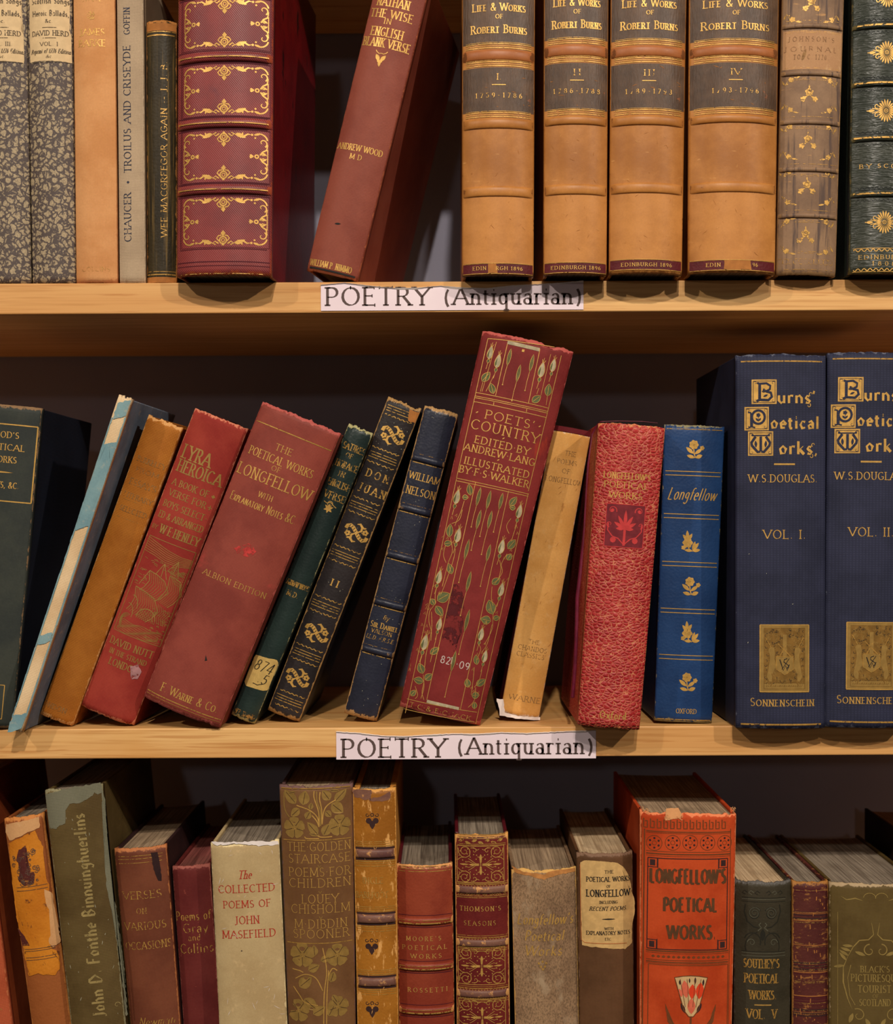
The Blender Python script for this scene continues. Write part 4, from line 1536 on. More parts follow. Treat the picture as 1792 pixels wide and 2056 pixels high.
b = Book('book', 'tilted ebony leather book with gilt ribbon motifs and grouped rules, numbered II', 2, (568, 1438), (812, 810), 70, 68, 0.022, .10, depth=.125, yaw=-2.3, pinch=1.5, spine='leather_ebony', rag=(1.2, .7), wearw=1.6, p=3)
for y in (921, 1021, 1118, 1219, 1316, 1408):
    for d in (-6, -1, 4):
        b.rule(y + d, 1.4, .84, 'gilt_worn')
    for d in (-15, 13):
        b.wavy(y + d, 1.2, 9, 1.7, .82, 'gilt_worn')
for d in (-3, 2, 7):
    b.rule(826 + d, 1.3, .84, 'gilt_worn')
b.wavy(841, 1.2, 9, 1.7, .82, 'gilt_worn')
for x, y in ((788, 874), (715, 1070), (635, 1271), (597, 1361)):
    ribbon_motif(b.c(x, y))
b.text('DON', 758, 956, 15, 48, 'gilt_worn', space=.5, wt=.17)
b.text('JUAN', 747, 986, 16, 56, 'gilt_worn', space=.45, wt=.17)
b.text('II', 672, 1171, 13, 18, 'gilt', space=.3, wt=.2)
b.patch([(822, 823), (842, 828), (834, 850), (819, 846)], 'leather_scuff', 3, 1.2, 8)

b = Book('book', 'tilted ink blue leather book with five raised bands and scuffed edges', 2, (722, 1443), (886, 822), 69, 68, 0.022, .13, depth=.13, yaw=-1, pinch=1, spine='leather_ink', rag=(.8, .6), wearw=1.7, p=2.6)
for y in (925, 1024, 1119, 1214, 1308):
    b.band(y, 13, .0020, 'leather_ink', 1.0)
    b.rule(y + 8.5, 1.6, .86, 'gilt_worn')
    b.rule(y - 8.5, .8, .86, 'gilt_faint')
b.text('WILLIAM', 852, 960, 14, 63, 'gilt', wt=.13)
b.text('NELSON', 844, 989, 15, 60, 'gilt', wt=.13)
b.text('By', 775, 1241, 9, 12, 'gilt_worn', slant=.2)
b.text('Sir Daniel', 771, 1258, 11, 56, 'gilt', small=.76)
b.text('WILSON', 766, 1270, 8, 42, 'gilt_worn')
b.text('LL.D. F.R.S.E.', 763, 1283, 8, 58, 'gilt_worn', slant=.2)

# tall crimson book with rosebud vines
b = Book('book', 'tall tilted crimson book with gilt rosebud vines, highest of the leaning row', 2, (880, 1448), (1060, 684), 187, 166, -0.002, .12, depth=.15, pinch=1, spine='cloth_crimson', rag=(1.2, 1.1), wearw=1.1, p=2.8)
g = 'gilt'
def Lx(x0, y0, x1, y1, w=1.2, m=g):
    (u0, v0), (u1, v1) = b.L(x0, y0), b.L(x1, y1)
    Ctx(b, 0, 0, b.k).line(u0 / b.k, v0 / b.k, u1 / b.k, v1 / b.k, w, m)


q = lambda x, y: (900 + x / 5.873, 650 + y / 5.873)
for (a, e) in (((465, 175), (95, 1820)), ((1330, 375), (940, 1975)), ((465, 175), (1250, 275)), ((320, 810), (1175, 995)), ((312, 852), (1168, 1035)), ((310, 872), (1166, 1055)), ((300, 918), (1155, 1108)),
               ((95, 1820), (945, 2010)), ((88, 1850), (940, 2035)), ((535, 925), (530, 962)), ((922, 1005), (918, 1042)), ((695, 235), (555, 845)), ((1078, 300), (942, 935))):
    Lx(*q(*a), *q(*e), 1.2)
c = b.c(*q(885, 262))
c.fill(-33, -3.5, 33, 3.5, 'bud_foil')
b.c(*q(880, 318)).fill(-2.5, -2.5, 2.5, 2.5, g)
for x, y, s in ((490, 350, .95), (580, 450, 1.0), (1095, 555, 1.1), (1232, 500, .95)):
    vine_bud(b.c(*q(x, y)), 0, 0, s)
for x, y, a, l, w in ((395, 680, 62, 24, 15), (530, 825, 118, 22, 13), (985, 925, 50, 22, 14), (1165, 855, 95, 25, 14)):
    vine_leaf(b.c(*q(x, y)), 0, 0, a, l, w)
for x, y in ((690, 500), (800, 690), (955, 570)):
    lance(b.c(*q(x, y)), 0, 0, 1.1, 38)
for a, e in (((565, 215), (395, 800)), ((540, 600), (440, 800)), ((1205, 360), (1090, 840)), ((1065, 760), (1040, 830)), ((1165, 860), (1150, 960)), ((405, 690), (375, 800))):
    Lx(*q(*a), *q(*e), .9)
for s, x, y, h, w, k in (("POETS'", 725, 1130, 17, 102, 1), ('COUNTRY', 672, 1265, 19, 140, 1), ('EDITED\u00b7BY', 635, 1432, 14, 113, 0), ('ANDREW\u00b7LANG', 605, 1540, 14, 145, 0), ('ILLUSTRATED', 570, 1692, 14, 134, 0), ('BY\u00b7F\u00b7S\u00b7WALKER', 540, 1800, 14, 143, 0)):
    b.text(s, *q(x, y), h, w, g, wt=.11 if k else .14, thin=.6)
for x, y in ((333, 1048), (1072, 1215), (645, 1357), (583, 1612)):
    b.c(*q(x, y)).leaf(-2, -1, 40, 6, 2.2, g)
q = lambda x, y: (790 + x / 3.953, 950 + y / 3.953)
for (a, e) in (((498, 45), (92, 1905)), ((1068, 160), (650, 1990)), ((650, 72), (262, 1800)), ((912, 140), (528, 1880)), ((105, 1790), (660, 1897)), ((85, 1870), (640, 1975))):
    Lx(*q(*a), *q(*e), 1.1)
c = b.c(*q(390, 1840))
c.fill(-33, -3, 33, 3, 'bud_foil')
for x, y, s in ((500, 195, 1.05), (508, 500, 1.05), (358, 830, 1.0), (360, 1205, .9), (245, 1350, 1.15), (995, 310, 1.0), (855, 590, 1.05), (852, 930, 1.0), (692, 1285, .95), (722, 1460, .9)):
    vine_bud(b.c(*q(x, y)), 0, 0, s)
for x, y, a, l, w in ((610, 175, 112, 23, 12), (545, 190, 10, 12, 10), (440, 508, 98, 27, 13), (400, 560, 20, 16, 12), (460, 800, 120, 22, 13), (345, 1010, 42, 29, 21), (325, 1045, 135, 14, 12), (335, 1055, 318, 24, 15),
                      (290, 1435, 50, 22, 13), (232, 1590, 125, 22, 15), (250, 1640, 55, 18, 14), (235, 1655, 180, 20, 14), (135, 1765, 60, 15, 11), (920, 260, 65, 23, 13), (965, 280, 180, 12, 10), (905, 600, 62, 24, 15), (900, 690, 70, 15, 12),
                      (780, 880, 48, 20, 14), (785, 1120, 118, 30, 20), (770, 1175, 178, 21, 17), (790, 1155, 25, 13, 11), (660, 1520, 110, 20, 11), (655, 1685, 45, 22, 14), (590, 1700, 110, 18, 13), (620, 1765, 15, 15, 14), (640, 1870, 100, 14, 10)):
    vine_leaf(b.c(*q(x, y)), 0, 0, a, l, w)
for x, y, s, t in ((655, 265, 1.2, 42), (735, 290, 1.2, 55), (835, 290, 1.05, 46), (655, 450, 1.25, 42), (745, 445, 1.15, 52), (560, 690, 1.3, 46), (735, 705, 1.1, 50), (575, 945, 1.3, 48), (560, 1260, 1.4, 46), (455, 1575, 1.3, 52)):
    lance(b.c(*q(x, y)), 0, 0, s, t)


def vine(pts, w=1.0):
    uv = [b.L(*q(*p)) for p in pts]
    o = []
    for i in range(len(uv) - 1):
        p0, p1, p2, p3 = uv[max(i - 1, 0)], uv[i], uv[i + 1], uv[min(i + 2, len(uv) - 1)]
        for j in range(5):
            t = j / 5
            o.append(tuple(.5 * (2 * p1[k] + (p2[k] - p0[k]) * t + (2 * p0[k] - 5 * p1[k] + 4 * p2[k] - p3[k]) * t * t + (3 * p1[k] - p0[k] - 3 * p2[k] + p3[k]) * t ** 3) / b.k for k in (0, 1)))
    o.append((uv[-1][0] / b.k, uv[-1][1] / b.k))
    Ctx(b, 0, 0, b.k).path(o, w, g)


for pts in ([(560, 220), (535, 300), (500, 380), (485, 420)], [(545, 290), (520, 370), (460, 400)], [(490, 600), (470, 700), (400, 900), (375, 960)], [(450, 510), (465, 620), (430, 720), (385, 900)], [(410, 575), (395, 650), (415, 710)],
            [(345, 900), (330, 960), (330, 1040)], [(320, 1050), (285, 1100), (280, 1180), (300, 1260), (295, 1330)], [(300, 1100), (300, 1250), (260, 1420), (245, 1540)], [(345, 1270), (320, 1380), (290, 1500)], [(225, 1450), (210, 1500), (215, 1560)],
            [(235, 1600), (240, 1700), (215, 1790)], [(170, 1690), (190, 1760), (170, 1790)], [(240, 1660), (225, 1740), (240, 1800)], [(930, 360), (895, 420), (915, 480)], [(975, 410), (945, 500), (935, 540)], [(840, 690), (850, 760), (830, 850)],
            [(900, 640), (855, 720), (860, 790), (800, 880)], [(830, 1020), (790, 1120), (780, 1240), (720, 1360)], [(780, 900), (775, 1000), (790, 1050)], [(780, 1200), (760, 1290), (735, 1370), (700, 1420)], [(675, 1360), (690, 1400), (660, 1480)],
            [(700, 1560), (680, 1640), (640, 1700)], [(640, 1540), (630, 1640), (615, 1760)], [(650, 1700), (640, 1800), (590, 1860)]):
    vine(pts)
rr = random.Random(9)
for i in range(46):
    t = rr.random()
    side = i % 2
    x, y = (498 - 395 * t, 200 + 1500 * t) if side == 0 else (1000 - 400 * t, 300 + 1450 * t)
    cc = b.c(*q(x + rr.uniform(-25, 70), y), rr.uniform(-20, 20))
    cc.path([(-2, -3), (0, 3), (2, -3)], .8, g)
b.text('T\u00b7C\u00b7&\u00b7E\u00b7C\u00b7JACK', *q(370, 1895), 9, 126, 'gilt_worn', wt=.13, thin=.6)
b.text('82', *q(412, 1483), 14, 20, 'chalk', serif=False, wt=.13, nib=0, thin=.9)
b.text('1', *q(460, 1488), 14, 5, 'chalk', serif=False, wt=.13, nib=0, thin=.9)
b.text('\u00b709', *q(548, 1525), 14, 28, 'chalk', serif=False, wt=.13, nib=0, thin=.9)
b.patch([q(430, 1050), q(480, 880), q(540, 900), q(560, 1100), q(540, 1250), q(480, 1420), q(430, 1300), q(385, 1320)], 'stain_dark', 0, 2, 5)

b = Book('book', 'tilted buff paper-covered book between the crimson rosebud book and the red leather one', 2, (1042, 1440), (1147, 865), 78, 78, 0.023, .14, depth=.13, spine='paper_buff', board='board_wine', rag=(.8, 1.0), wearw=1.0)
for s, x, y, h, w in (('THE', 1145, 911, 9, 22), ('POEMS', 1138, 928, 9, 40), ('OF', 1136, 946, 9, 16), ('LONGFELLOW', 1132, 965, 10, 74), ('THE', 1072, 1289, 8, 24), ('CHANDOS', 1069, 1303, 9, 58), ('CLASSICS', 1065, 1316, 9, 56), ('WARNE', 1053, 1403, 11, 64)):
    b.text(s, x, y, h, w, 'ink_faint', wt=.12)
b.bandstrip(859, 869, 'board_wine', .99, 1)
b.part('torn_jacket_corner')
b.patch([(1003, 1428), (996, 1402), (1010, 1404), (1013, 1430), (1040, 1437), (1084, 1440), (1083, 1446), (1040, 1443), (1002, 1436)], 'torn_paper', 4, .8)
b.main()

b = Book('book', 'red pebbled leather book with a silk ribbon marker hanging along its side', 2, (1221, 1464), (1268, 853), 134, 124, -0.024, .13, depth=.14, spine='pebbled_leather', rag=(.8, .8), wearw=1.6, p=2.6)
for s, x, y, h, w in (("LONGFELLOW'S", 1259, 956, 12, 94), ('POETICAL', 1257, 974, 12, 88), ('WORKS', 1256, 995, 12, 66)):
    b.text(s, x, y, h, w, 'gilt', wt=.15)
b.text('Oxford', 1230, 1436, 15, 54, 'gilt', serif=False, step=70, nib=38, wt=.17)
b.part('blind_stamp', 'darker square leaf stamp')
c = b.c(1254, 1056)
c.fill(-39, -43, 39, 43, 'stamp_plum', 1)
m = 'stamp_red'
for a, l in ((90, 38), (60, 30), (120, 30), (30, 26), (150, 26), (0, 18), (180, 18)):
    c.leaf(0, -6, a, l, 7, m, 3)
c.path([(0, -6), (0, -40)], 5, m, 3)
for sx in (1, -1):
    k = c.flip(sx, 1)
    k.spiral(27, 30, 9, 2, 200, -160, 2, m, 3)
    k.dot(27, 30, 3.5, m, 3)
    k.path([(2, -36), (12, -26), (24, -22), (34, -10), (33, 4)], 2.2, m, 3)
    k.dot(22, -29, 6, m, 3)
    k.spiral(31, 2, 6, 2, -90, 240, 1.8, m, 3)
c.rect(-39, -43, 39, 43, 1.5, m, 3)
b.main()
# silk ribbon: over the head, then down the left joint
rp = [(1318, 850), (1290, 847), (1240, 846), (1207, 847), (1200, 850), (1188, 872), (1180, 930), (1176, 985), (1172, 1060), (1164, 1150), (1158, 1200), (1156, 1290), (1153, 1350), (1149, 1400)]
mb = MB()
V, Fc = [], []
for i, (x, y) in enumerate(rp):
    d = b.b * 1.5 + (.012 if i < 4 else .003)
    u, v = b.rayloc(x, y, d)
    w = (1.4 if i < 9 else 3.2) * b.k
    if i < 4:
        V += [(u, d - .004, v), (u, d + .004, v + .0008)]
    else:
        V += [(u - w, d, v), (u + w, d - .0012, v)]
    V += [(V[-2][0], V[-2][1] + .0004, V[-2][2] - .0003), (V[-1][0], V[-1][1] + .0004, V[-1][2] - .0003)]
for i in range(len(rp) - 1):
    a = i * 4
    for j, k in ((0, 1), (1, 3), (3, 2), (2, 0)):
        Fc.append([a + j, a + k, a + 4 + k, a + 4 + j])
mb.add(V, Fc, 'ribbon_silk', None, True)
mb.build('ribbon_marker', b.root)['label'] = 'plum silk ribbon marker'

b = Book('book', 'royal blue leather book with gilt flower sprigs between double rules', 2, (1371, 1453), (1394, 854), 120, 115, 0.008, .06, depth=.135, spine='leather_royal', rag=(.8, .3), wearw=1.0, p=3.2)
for i, (x, y) in enumerate(((1392, 902), (1386, 1089), (1384, 1177), (1385, 1271), (1378, 1369))):
    (sprig_b if i in (1, 3) else sprig_a)(b.c(x, y))
for y in (951, 1037, 1133, 1227, 1320):
    for d in (-4, 4):
        b.rule(y + d, 1.5, .93, 'gilt')
b.rule(862, 1.5, .93, 'gilt_worn')
b.rule(1445, 1.5, .93, 'gilt_worn')
b.text('Longfellow', 1388, 992, 24, 96, 'gilt', serif=False, slant=.32, wt=.11, nib=30)
b.text('OXFORD', 1377, 1428, 9, 41, 'gilt', wt=.15)


def burns_vol(label, bc, tc, dx, dy, vol, w0=178):
    b = Book('book', label, 2, bc, tc, w0 + 2, w0, -0.019, .085, depth=.15, spine='cloth_indigo', rag=(.7, .4), p=2.6, group='two-volume indigo set', wearw=.8)
    g, k = 'gilt', 'cloth_indigo'
    X = lambda x, y: (x + dx + (1410 - y) / 640 * 7, y + dy)
    b.rule(725 + dy, 2.6, .985, 'gilt_line')
    b.rule(1455 + dy, 3.2, .985, 'gilt_line')
    for ch, x, y, r in (('B', 1533.5, 786.5, 24.5), ('P', 1518.5, 840.5, 23.5), ('W', 1526.5, 890.5, 24.5)):
        x -= 7 * (1410 - y) / 640
        c = b.c(*X(x, y))
        c.fill(-r, -r, r, r, g)
        c.rect(-r + 3, -r + 3, r - 3, r - 3, .9, k, 3)
        for sx in (1, -1):
            for sy in (1, -1):
                c.flip(sx, sy).spiral(r - 7, r - 7, 3.5, 1, 30, 300, .8, k, 3)
        if ch == 'B':
            c.line(-9, -15, -9, 16, 5.5, k, 3)
            c.path([(-14, 18), (-9, 16), (4, 17), (12, 12), (11, 5), (4, 1), (-2, 2), (0, 6)], 4.2, k, 3)
            c.path([(3, 1), (13, -2), (15, -10), (8, -17), (-9, -16), (-15, -19)], 5.0, k, 3)
            c.spiral(0, 3, 5, 1, 200, 480, 1.2, k, 4)
            c.leaf(-2, -10, 25, 10, 4, k, 4)
        elif ch == 'P':
            c.line(-10, -16, -10, 10, 5.5, k, 3)
            c.path([(-17, 13), (-12, 12), (-10, 8)], 3, k, 3)
            c.arc(3, 3, 12.5, 13.5, 0, 360, 4.5, k, 3)
            c.path([(-16, -18), (-10, -16), (-3, -18)], 3, k, 3)
            c.flower(3, 7, 4.5, 5, k, 3)
            c.path([(3, 3), (3, -6)], 1, k, 3)
            c.leaf(3, -5, 130, 8, 3.5, k, 3)
            c.leaf(3, -5, 50, 8, 3.5, k, 3)
        else:
            c.line(-15, 16, 15, 16, 2.5, k, 3)
            for sx in (1, -1):
                q = c.flip(sx, 1)
                q.dot(16, 17, 2.4, k, 3)
                q.path([(10, 14), (18, 2), (17, -4), (6, -17), (1, -16)], 5, k, 3)
                q.leaf(9, -8, 85, 14, 5, k, 3)
                q.leaf(-2, -1, 90, 1, 1, k, 3)
            c.line(0, -16, 0, 14, 5, k, 3)
    gt = dict(serif=False, step=62, nib=40, wt=.23, thin=.25)
    for s, x, y, h, w in (("urns'", 1599, 797, 25, 78), ('oetical', 1596, 848, 25, 99), ('orks,', 1603, 899, 26, 80)):
        x -= 7 * (1410 - y) / 640
        b.text(s, *X(x, y), h, w, g, **gt)
        if s[-2] == 's':
            cc = b.c(*X(x + w * .33, y))
            cc.spiral(-2, -17, 4.5, 1.5, 60, -200, 1.7, g)
            cc.spiral(3, 6, 4.5, 1.5, 240, -20, 1.7, g)
    b.c(*X(1569, 932)).line(-21, 0, 21, 0, 3.4, g)
    b.text('W.S.DOUGLAS.', *X(1567.7, 960.5), 15, 138, g, wt=.13, thin=.4)
    b.text(vol, *X(1571, 1073), 17, 85 if vol == 'VOL. I.' else 90, g, wt=.13, thin=.35)
    # gilt panel with trees, two unicorns and a shield
    b.part('gilt_panel', 'gilt panel of two unicorns and a shield')
    c = b.c(*X(1573.5, 1322))
    m, ln = 'gilt_dark', 'ink_black'
    c.fill(-49, -67, 49, 67, 'gilt_olive', 2)
    c.rect(-49, -67, 49, 67, 2.0, 'gilt', 5)
    c.rect(-41, -61, 41, 61, 1.0, m, 4)
    c.fill(-41, -50, 41, 61, m, 3)
    rr = random.Random(7)
    for i in range(320):
        x, y = rr.uniform(-39, 39), rr.uniform(-50, 59)
        if abs(x) < 18 and -38 < y < 8 or (y > 0 and abs(x) < 5):
            continue
        r = rr.uniform(1.5, 2.8)
        a0 = rr.uniform(0, 360)
        c.arc(x, y, r, r, a0, a0 + 200, .8, ln if rr.random() < .4 else 'gilt_olive', 4)
    c.fill(-4, 2, 4, 48, 'gilt_olive', 5)
    c.line(-14, 30, 12, 4, 2, 'gilt_line', 6)
    c.line(-10, 4, 2, 26, 1.6, 'gilt_line', 6)
    for sx in (1, -1):
        q = c.flip(sx, 1)
        q.poly([(-27, 24), (-21, 22), (-19, 12), (-20, 0), (-17, -12), (-10, -18), (-12, -22), (-20, -20), (-24, -30), (-26, -46), (-31, -46), (-36, -36), (-32, -18), (-30, -2), (-30, 10), (-34, 12), (-33, 17)], 'gilt_olive', 5)
        q.path([(-27, 24), (-21, 22), (-19, 12), (-20, 0), (-17, -12), (-10, -18)], 1, m, 6)
        q.path([(-33, 17), (-30, 6), (-30, -2), (-33, -20), (-36, -36), (-31, -52)], 1, m, 6)
        q.line(-28, 23, -38, 42, 1.5, 'gilt_line', 6)
        q.path([(-26, -30), (-22, -44), (-28, -54)], 1.6, m, 6)
        q.path([(-21, -8), (-12, -8), (-8, -2)], 2, 'gilt_olive', 6)
    c.poly([(-17, 4), (17, 4), (17, -22), (0, -33), (-17, -22)], 'gilt_olive', 7)
    c.path([(-17, 4), (17, 4), (17, -22), (0, -33), (-17, -22), (-17, 4)], 1.4, 'gilt_line', 8)
    c.path([(-10, -2), (-6, -14), (-3, -24), (2, -14), (5, -24), (9, -12)], 1.8, ln, 9)
    c.path([(5, 0), (-1, -2), (-2, -7), (4, -11), (8, -15), (4, -20)], 1.6, ln, 9)
    c.line(-6, -22, 9, 0, 1.2, ln, 9)
    c.path([(-40, -50), (-20, -47), (0, -49), (20, -47), (40, -50)], 1.0, m, 6)
    for i in range(24):
        c.line(-36 + i * 3, -57, -35.2 + i * 3 + (i % 3), -53.5, .9, m, 6)
    b.main()
    b.text('Sonnenschein', *X(1571, 1410), 15.5, 128, g, small=.8, wt=.13, thin=.35)


burns_vol('tall indigo cloth book numbered VOL. I, beside the royal blue one', (1566, 1463), (1567, 713), 0, 0, 'VOL. I.')
burns_vol('tall indigo cloth book numbered VOL. II, cut off by the picture edge', (1741, 1460), (1748, 709), 174, -5, 'VOL. II.', 171)

# ------------------------------------------------------------------ bottom row
M3 = 1.0
cover('cloth_terracotta', (176, 84, 54), (160, 70, 42), (190, 110, 70), 'linen', 0.7, 0.2, m=M3)
cover('board_russet', (128, 58, 28), (110, 46, 20), None, 'linen', 0.7, 0.2, m=M3)
cover('calf_sienna', (142, 80, 40), (128, 68, 32), (190, 120, 60), 'leather', 0.6, 0.3, m=M3)
cover('calf_amber', (196, 122, 36), (178, 104, 26), None, 'leather', 0.5, 0.35, m=M3, streak=((98, 54, 30), (120, 120, 90), .58, .66))
cover('paper_bare', (196, 148, 104), (180, 130, 88), None, 'paper', 0.8, 0.15, m=M3)
cover('cloth_olive', (98, 79, 46), (82, 64, 34), (136, 128, 96), 'linen', 0.6, 0.3, m=M3)
cover('cloth_sage', (118, 115, 98), (104, 102, 86), (104, 84, 44), 'linen', 0.7, 0.2, m=M3)
cover('cloth_cocoa', (116, 64, 44), (100, 52, 36), (176, 108, 64), 'cloth', 0.6, 0.3, m=M3)
cover('board_cocoa', (52, 30, 30), (42, 24, 26), None, 'cloth', 0.6, 0.3, m=M3)
cover('cloth_claret', (104, 42, 40), (90, 32, 32), (150, 84, 74), 'cloth', 0.65, 0.2, m=M3, streak=((140, 66, 56), (160, 160, 160), .62, .72))
cover('jacket_buff', (180, 156, 118), (168, 142, 104), (222, 200, 150), 'paper', 0.75, 0.15, m=M3)
cover('board_navy', (34, 54, 90), (28, 46, 78), None, 'cloth', 0.6, 0.2)
cover('cloth_umber', (118, 82, 52), (102, 68, 42), (110, 80, 76), 'cloth', 0.55, 0.3, m=M3)
cover('board_mauve', (104, 76, 76), (88, 62, 62), None, 'cloth', 0.7, 0.2, m=M3)
cover('calf_honey', (160, 102, 34), (138, 84, 24), (208, 148, 74), 'leather', 0.5, 0.35, m=M3, wamt=1.0, streak=((212, 156, 88), (170, 170, 60), .56, .64))
cover('calf_honey_edge', (200, 138, 66), (184, 120, 50), None, 'leather', 0.65, 0.25, m=M3, streak=((60, 50, 44), (200, 60, 200), .64, .72))
cover('band_plum', (122, 84, 70), (92, 58, 56), (204, 150, 90), 'leather', 0.45, 0.4, m=M3, wamt=1.2, streak=((196, 140, 84), (200, 200, 200), .58, .68))
cover('calf_oxblood', (138, 60, 40), (120, 46, 32), (212, 150, 92), 'leather', 0.45, 0.4, m=M3, wamt=.9)
cover('board_oxblood', (88, 20, 30), (72, 16, 24), None, 'leather', 0.4, 0.4, m=M3)
cover('calf_wine', (106, 36, 32), (88, 24, 26), (206, 146, 80), 'leather', 0.45, 0.4, m=M3, wamt=1.0)
cover('suede_drab', (158, 126, 98), (126, 98, 76), (206, 160, 92), 'suede', 0.85, 0.1, m=M3, streak=((164, 140, 112), (40, 40, 30), .52, .66))
cover('cloth_walnut', (98, 66, 44), (82, 54, 34), (122, 92, 72), 'cloth', 0.6, 0.25, m=M3)
cover('cloth_vermilion', (192, 74, 36), (170, 58, 24), (224, 128, 84), 'cloth', 0.65, 0.2, m=M3, wamt=.9)
cover('cloth_jet', (58, 52, 41), (46, 41, 31), (88, 84, 80), 'leather', 0.45, 0.35, m=M3)
cover('calf_plum', (84, 40, 36), (66, 28, 28), (156, 104, 50), 'leather', 0.55, 0.3, m=M3, streak=((146, 96, 50), (150, 150, 420), .56, .66))
cover('cloth_moss', (94, 76, 42), (80, 62, 31), (168, 144, 110), 'cloth', 0.6, 0.3, m=M3)
cover('board_dark', (40, 28, 30), (30, 20, 22), None, 'cloth', 0.6, 0.3)  # dark brown cloth of the tall book beyond the moss green one
plain('key_brown', (112, 62, 30), var=0.2, m=M3)
plain('key_dark', (58, 36, 34), var=0.2)
plain('block_brown', (92, 60, 34), var=0.25, m=M3)
plain('petal_cream', (206, 170, 120), var=0.15, m=M3)
plain('petal_pink', (214, 104, 76), var=0.15, m=M3)
plain('petal_red', (216, 62, 28), var=0.1, m=M3)
plain('blind_jet', (36, 34, 26), var=0.1, rough=0.4, spec=0.5)
plain('relief_jet', (92, 90, 74), var=0.2, rough=0.4, spec=0.5)
plain('relief_moss', (146, 122, 66), var=0.25, rough=0.4, spec=0.5)
plain('relief_olive', (158, 136, 84), var=0.3, rough=0.4, spec=0.5, worn=.12, wscale=500)
plain('label_buff', (208, 168, 108), var=0.2, m=M3)
plain('label_line', (190, 110, 60), var=0.1)
plain('headband', (196, 132, 72), var=0.3, m=M3, bump=.4)
plain('thread', (222, 158, 104), var=0.1)
plain('thread_pale', (190, 186, 160), var=0.1)

BK = dict(rag=(.6, .3))
b = Book('book', 'terracotta cloth book tilted at the end of the bottom row, cut off by the edge', 3, (2, 2350), (-98, 1572), 118, 118, 0.006, .10, depth=.15, spine='cloth_terracotta', board='board_russet', **BK)
b.c(-2, 2030).spiral(0, 0, 6, 2, 0, 400, 1.2, 'gilt_faint')

b = Book('book', 'narrow tilted calf book with peeling amber leather, in front of the olive book', 3, (143, 2350), (47, 1637), 79, 76, 0.012, .14, depth=.15, spine='calf_sienna', rag=(.8, .3), wearw=1.5, page='page_edges_grey')
b.part('peeling_leather', 'torn amber leather remnant')
b.patch([(18, 1692), (70, 1668), (86, 1700), (90, 1755), (98, 1775), (100, 1830), (107, 1860), (104, 1890), (96, 1900), (118, 1910), (121, 1945), (110, 1958), (76, 1955), (58, 1960), (52, 1930), (44, 1890), (34, 1840), (24, 1760)], 'calf_amber', 6, 1.3, 4)
b.patch([(12, 1655), (78, 1640), (80, 1662), (55, 1672), (20, 1688), (12, 1672)], 'paper_bare', 5, 1.2, 6)
b.patch([(90, 1786), (104, 1790), (112, 1830), (118, 1860), (122, 1892), (106, 1903), (98, 1890), (108, 1862), (100, 1830), (92, 1810)], 'paper_bare', 8, 1.2, 8)
b.patch([(36, 1862), (50, 1880), (60, 1898), (46, 1899)], 'calf_plum', 8, .6, 9)
for y in (1779, 1786, 1903, 1907, 1920, 1925):
    b.rule(y, .9, .8, 'ink_brown', lift=.0005)
c = b.c(52, 1742, lift=.0005)
rr = random.Random(3)
for i in range(34):
    c.spiral(rr.uniform(-26, 26), rr.uniform(-34, 32), rr.uniform(2, 6), 1, rr.uniform(0, 360), 600, 1.3, 'ink_brown')
b.patch([(38, 1706), (52, 1698), (58, 1725), (56, 1745), (72, 1755), (66, 1775), (46, 1778), (36, 1765), (46, 1745), (34, 1728)], 'calf_plum', 9, 1.6, 12)
b.main()

b = Book('book', 'olive cloth book with lettering up the spine and a patch of bare sage cloth', 3, (228, 2350), (147, 1580), 115, 103, 0.006, .10, depth=.155, spine='cloth_olive', rag=(.9, .3), wearw=1.4, p=3, page='page_edges_grey')
b.part('bare_cloth', 'faded sage patch where the olive surface is lost')
b.patch([(92, 1594), (145, 1580), (202, 1572), (206, 1592), (196, 1596), (190, 1592), (180, 1602), (158, 1612), (140, 1614), (132, 1626), (130, 1652), (112, 1664), (102, 1664), (96, 1630)], 'cloth_sage', 2, 1.5, 2)
b.main()
b.patch([(204, 1580), (210, 1600), (216, 1680), (226, 1780), (238, 1850), (250, 1950), (256, 2040), (252, 2040), (244, 1950), (230, 1850), (214, 1780), (208, 1680)], 'cloth_sage', 2, 1.0, 3)
b.text('John D. Fonthe Binnuinghuerlins', 178, 1838, 25, 408, 'relief_olive', 90, serif=False, step=62, nib=38, wt=.21, thin=.25)
b.c(205, 2030).spiral(30, 8, 6, 2, 0, 300, 1.5, 'relief_olive')

b = Book('book', 'cocoa brown cloth book with faint gilt lettering and a folded tear at its top', 3, (337, 2350), (281, 1699), 104, 94, 0.012, .14, depth=.155, spine='cloth_cocoa', board='board_cocoa', rag=(.7, .3), wearw=1.2)
for y in (1718, 1724, 1732):
    b.rule(y, 1.1, .86, 'gilt_worn')
for s, x, y, h, w in (('VERSES', 284, 1797, 15, 78), ('ON', 284, 1829, 11, 21), ('VARIOUS', 290, 1859, 15, 84), ('OCCASIONS', 296, 1898, 15, 92)):
    b.text(s, x, y, h, w, 'gilt_worn', wt=.12)
b.text('Newman.', 316, 2050, 17, 78, 'gilt_worn', slant=.28, serif=False, wt=.1)
b.patch([(303, 1712), (316, 1710), (322, 1740), (325, 1768), (318, 1768), (308, 1745)], 'board_cocoa', 3, .6)

